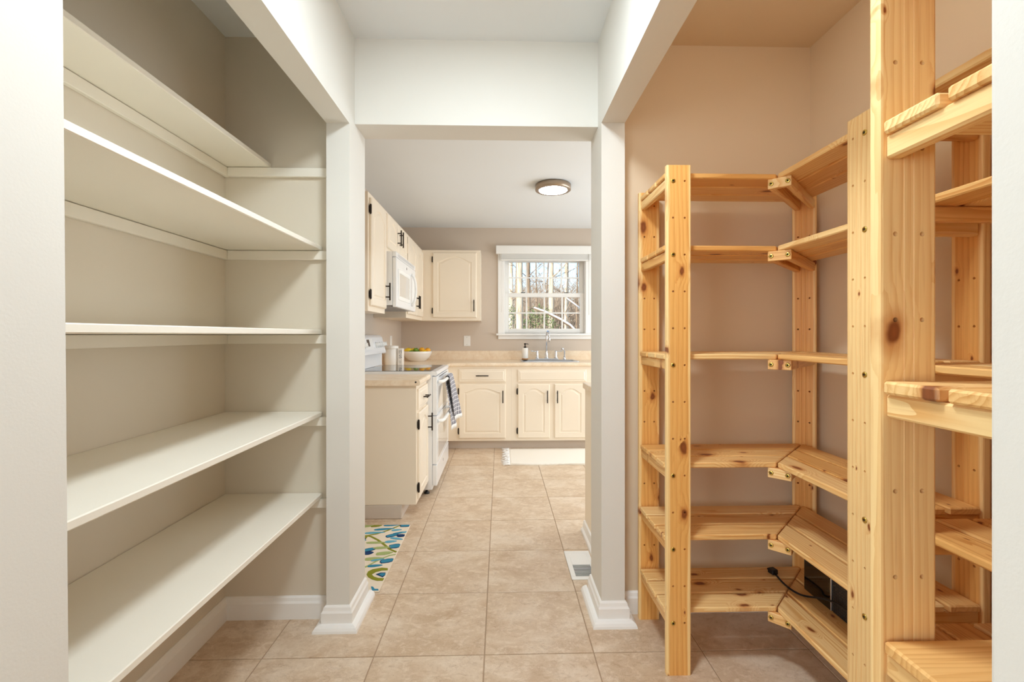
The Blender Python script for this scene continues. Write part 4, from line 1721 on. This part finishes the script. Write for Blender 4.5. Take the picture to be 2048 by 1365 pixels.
# more of the same pattern out of sight behind the wall
rr = random.Random(9)
for k in range(30):
    leaf(rr.uniform(-1.10, -0.80), rr.uniform(2.16, 2.80), rr.uniform(.08, .14), rr.uniform(.04, .06), rr.uniform(-.6, .6), rr.randint(0, 4), 0.0012 + k * 0.00001)
o = obj('tufted_motif', b, MOT, t)

# ------------------------------------------------------------------ kitchen ceiling lamp
lc = (0.441, 3.79)
t = thing('ceiling_lamp', 'round flush ceiling lamp with brushed metal rim in the kitchen', 'lamp', (lc[0], lc[1], CZ))
b = BM()
lathe(b, [(0.0, CZ - 0.0005), (0.140, CZ - 0.0005), (0.148, CZ - 0.006), (0.148, CZ - 0.046), (0.142, CZ - 0.050), (0.120, CZ - 0.050), (0.118, CZ - 0.044), (0.0, CZ - 0.044)], (lc[0], lc[1], 0), 40)
obj('rim', b, 'nickel', t)
b = BM()
lathe(b, [(0.0, CZ - 0.0445), (0.117, CZ - 0.0445), (0.117, CZ - 0.0495), (0.0, CZ - 0.0505)], (lc[0], lc[1], 0), 40)
obj('diffuser', b, 'diffuser', t)

# ------------------------------------------------------------------ outdoors
GZ = -1.2
bm = BM()
n = 24
gr = random.Random(4)
grid = [[bm.verts.new((-30 + 80 * i / n, YB + 0.4 + 70 * (j / n) ** 1.6, GZ + 2.6 * max(0, (j / n) - 0.12) + gr.uniform(-0.1, 0.1))) for j in range(n + 1)] for i in range(n + 1)]
for i in range(n):
    for j in range(n):
        bm.faces.new((grid[i][j], grid[i + 1][j], grid[i + 1][j + 1], grid[i][j + 1]))
o = obj('ground_outside', bm, 'ground')
o['kind'] = 'structure'


def gz(y):
    s = max(0.0, (y - YB - 0.4) / 70) ** (1 / 1.6)
    return GZ + 2.6 * max(0, s - 0.12)


def tree(label, x, y, r, h, lean=(0, 0), bark='bark_pale', seed=0, nb=12, fork=None, group='bare trees outside the window'):
    R = random.Random(seed)
    base = Vector((x, y, gz(y) - 0.2))
    t = thing('tree', label, 'tree', tuple(base), group)
    b = BM()
    N = 12
    pts = []
    for i in range(N + 1):
        s = i / N
        pts.append(base + Vector((lean[0] * s + 0.10 * r * math.sin(s * 7 + seed), lean[1] * s, h * s)))
    rs = [r * (1.25 if i == 0 else 1.0) * (1 - 0.72 * i / N) for i in range(N + 1)]
    tube(b, pts, rs, 10)
    obj('trunk', b, bark, t)
    b = BM()
    for k in range(nb):
        s = R.uniform(0.22, 0.95)
        i = int(s * N)
        p = pts[i]
        a = R.uniform(0, 2 * PI)
        L = h * R.uniform(0.09, 0.18)
        up_ = R.uniform(0.2, 0.9)
        d = Vector((math.cos(a), math.sin(a), up_)).normalized()
        side = Vector((-math.sin(a), math.cos(a), 0))
        q = [p + d * L * u + side * L * 0.10 * math.sin(u * 3 + k) + Vector((0, 0, L * 0.12 * u * u)) for u in (0, .25, .5, .75, 1)]
        rb = rs[i] * R.uniform(0.18, 0.34)
        tube(b, q, [rb, rb * .8, rb * .6, rb * .4, rb * .12], 5)
        for u in range(1, 5):
            for w in range(3):
                a2 = a + R.uniform(-1.4, 1.4)
                d2 = Vector((math.cos(a2), math.sin(a2), R.uniform(-0.2, 0.8))).normalized()
                L2 = L * R.uniform(0.2, 0.42)
                tube(b, [q[u], q[u] + d2 * L2 * .5 + Vector((0, 0, .03)), q[u] + d2 * L2], [rb * .3, rb * .2, rb * .06], 4)
    if fork:
        p = pts[fork[0]]
        q = bez(p, p + Vector((fork[1] * .25, 0, fork[2] * .5)), p + Vector((fork[1] * .6, 0, fork[2] * .7)), p + Vector((fork[1], 0, fork[2])), 8)
        tube(b, q, [rs[fork[0]] * .6 * (1 - .08 * u) for u in range(9)], 8)
    obj('branches', b, bark if fork else 'twig', t)


def wx(px, y):      # x of a spot in the window view at distance y
    a = math.radians(1.5)
    uu = (px - 1024) / 913
    d0, d1 = uu * math.cos(a) + math.sin(a), -uu * math.sin(a) + math.cos(a)
    return d0 * y / d1


tree('pale slim tree trunk at the left edge of the window view', wx(1022, 22), 22, .13, 14, (0.0, 0), 'bark_pale', 1, 9)
tree('thickest pale tree trunk in the left window panes', wx(1039, 12), 12, .112, 12, (0.03, 0), 'bark_pale', 2, 8)
tree('dark slim tree trunk right of the thickest pale trunk', wx(1059, 19), 19, .10, 13, (-.1, 0), 'bark_dark', 3, 12)
tree('forked pale tree trunk in the right half of the window view', wx(1102, 15), 15, .105, 12, (0.02, 0), 'bark_pale', 4, 10, (5, 1.3, 3.2))
tree('pale tree trunk in the rightmost window panes', wx(1133, 26.5), 26.5, .15, 16, (0.0, 0), 'bark_pale', 5, 12)
tree('thin dark sapling near the middle muntin of the window', wx(1085, 24), 24, .06, 9, (.5, 0), 'bark_dark', 6, 12)
tree('thin grey tree far behind the rightmost trunk', wx(1152, 31), 31, .08, 11, (.2, 0), 'bark_dark', 7, 14)
tree('thin grey tree far off between the two left trunks', wx(1030, 34), 34, .08, 12, (.2, 0), 'bark_dark', 8, 14)
tree('thin grey tree far off behind the middle panes', wx(1076, 38), 38, .09, 12, (-.3, 0), 'bark_dark', 9, 14)

# snow-covered fallen branch across the lower panes
t = thing('fallen_branch', 'fallen bare branch covered with snow across the lower right panes', 'branch', (wx(1100, 11), 11, gz(11)))
b = BM()
y = 11.0


def wp(px, py, y):
    a = math.radians(1.5)
    uu, vv = (px - 1024) / 913, (670 - py) / 913
    k = y / (-uu * math.sin(a) + math.cos(a))
    return Vector(((uu * math.cos(a) + math.sin(a)) * k, y, 1.19 + vv * k))


main = [wp(1068, 617, y), wp(1090, 625, y), wp(1120, 640, y), wp(1140, 652, y), wp(1155, 668, y), wp(1170, 700, y), wp(1185, 760, y)]
tube(b, main, [.02, .026, .03, .034, .038, .042, .05], 7)
tube(b, [wp(1130, 628, y), wp(1137, 640, y), wp(1148, 662, y)], [.012, .018, .02], 6)
tube(b, [wp(1152, 598, y), wp(1140, 606, y), wp(1130, 628, y)], [.008, .012, .012], 6)
obj('limb', b, 'bark_dark', t)
b = BM()
tube(b, [p + Vector((0, -0.01, .022)) for p in main[:6]], [.015, .022, .026, .03, .032, .03], 7)
tube(b, [wp(1133, 596, y), wp(1145, 605, y), wp(1160, 617, y)], [.012, .018, .02], 7)
obj('snow_cover', b, 'snow', t)


def shrub(label, x, y, r, h, seed):
    R = random.Random(seed)
    base = Vector((x, y, gz(y)))
    t = thing('evergreen_shrub', label, 'shrub', tuple(base), 'evergreen shrubs outside the window')
    b = BM()
    for k in range(9):
        a = R.uniform(0, 2 * PI)
        tube(b, [base, base + Vector((math.cos(a) * r * .5, math.sin(a) * r * .5, h * .6)), base + Vector((math.cos(a) * r * .8, math.sin(a) * r * .8, h * .95))], [.02, .012, .005], 5)
    obj('stems', b, 'twig', t)
    b = BM()
    for k in range(2600):
        a, c = R.uniform(0, 2 * PI), R.uniform(-0.5, 1)
        rad = R.uniform(0.55, 1.0) ** 0.5
        sx = math.sqrt(max(0, 1 - c * c))
        p = base + Vector((math.cos(a) * sx * r * rad, math.sin(a) * sx * r * rad, h * (0.5 + 0.5 * c * rad)))
        L = R.uniform(.04, .08)
        d = Vector((R.uniform(-1, 1), R.uniform(-1, 1), R.uniform(-.4, 1))).normalized() * L
        e = d.cross(Vector((R.uniform(-1, 1), R.uniform(-1, 1), R.uniform(-1, 1)))).normalized() * L * .3
        vs = [b.verts.new(q) for q in (p, p + d * .5 + e, p + d, p + d * .5 - e)]
        b.faces.new(vs)
    o = obj('foliage', b, 'leaf', t)
    o['kind'] = 'stuff'


shrub('dull green shrub low behind the middle lower panes', wx(1076, 14), 14, .75, 2.95, 1)
shrub('dull green shrub low at the left edge of the window view', wx(1016, 16), 16, .7, 3.0, 2)

# brush: countless bare twigs of the far undergrowth
b = BM()
R = random.Random(12)
for k in range(1500):
    y = R.uniform(41, 66)
    x = wx(R.uniform(1000, 1185), y)
    z = gz(y)
    L = R.uniform(1.8, 7.0)
    a = R.uniform(0, 2 * PI)
    lean = R.uniform(.05, .6)
    p0 = Vector((x, y, z - .1))
    p1 = p0 + Vector((math.cos(a) * lean * L * .4, math.sin(a) * lean * .4, L * .55))
    p2 = p0 + Vector((math.cos(a) * lean * L, math.sin(a) * lean, L))
    tube(b, [p0, p1, p2], [.032, .022, .008], 3, caps=False)
    for w in range(3):
        a2 = R.uniform(0, 2 * PI)
        q = p1.lerp(p2, R.uniform(0, .8))
        tube(b, [q, q + Vector((math.cos(a2) * L * .16, 0, L * .14)), q + Vector((math.cos(a2) * L * .22, 0, L * .30))], [.015, .011, .004], 3, caps=False)
o = obj('bush_twigs', b, 'twig')
tag(o, 'tangle of bare grey twigs far behind the trees outside the window', 'undergrowth', None, 'stuff')
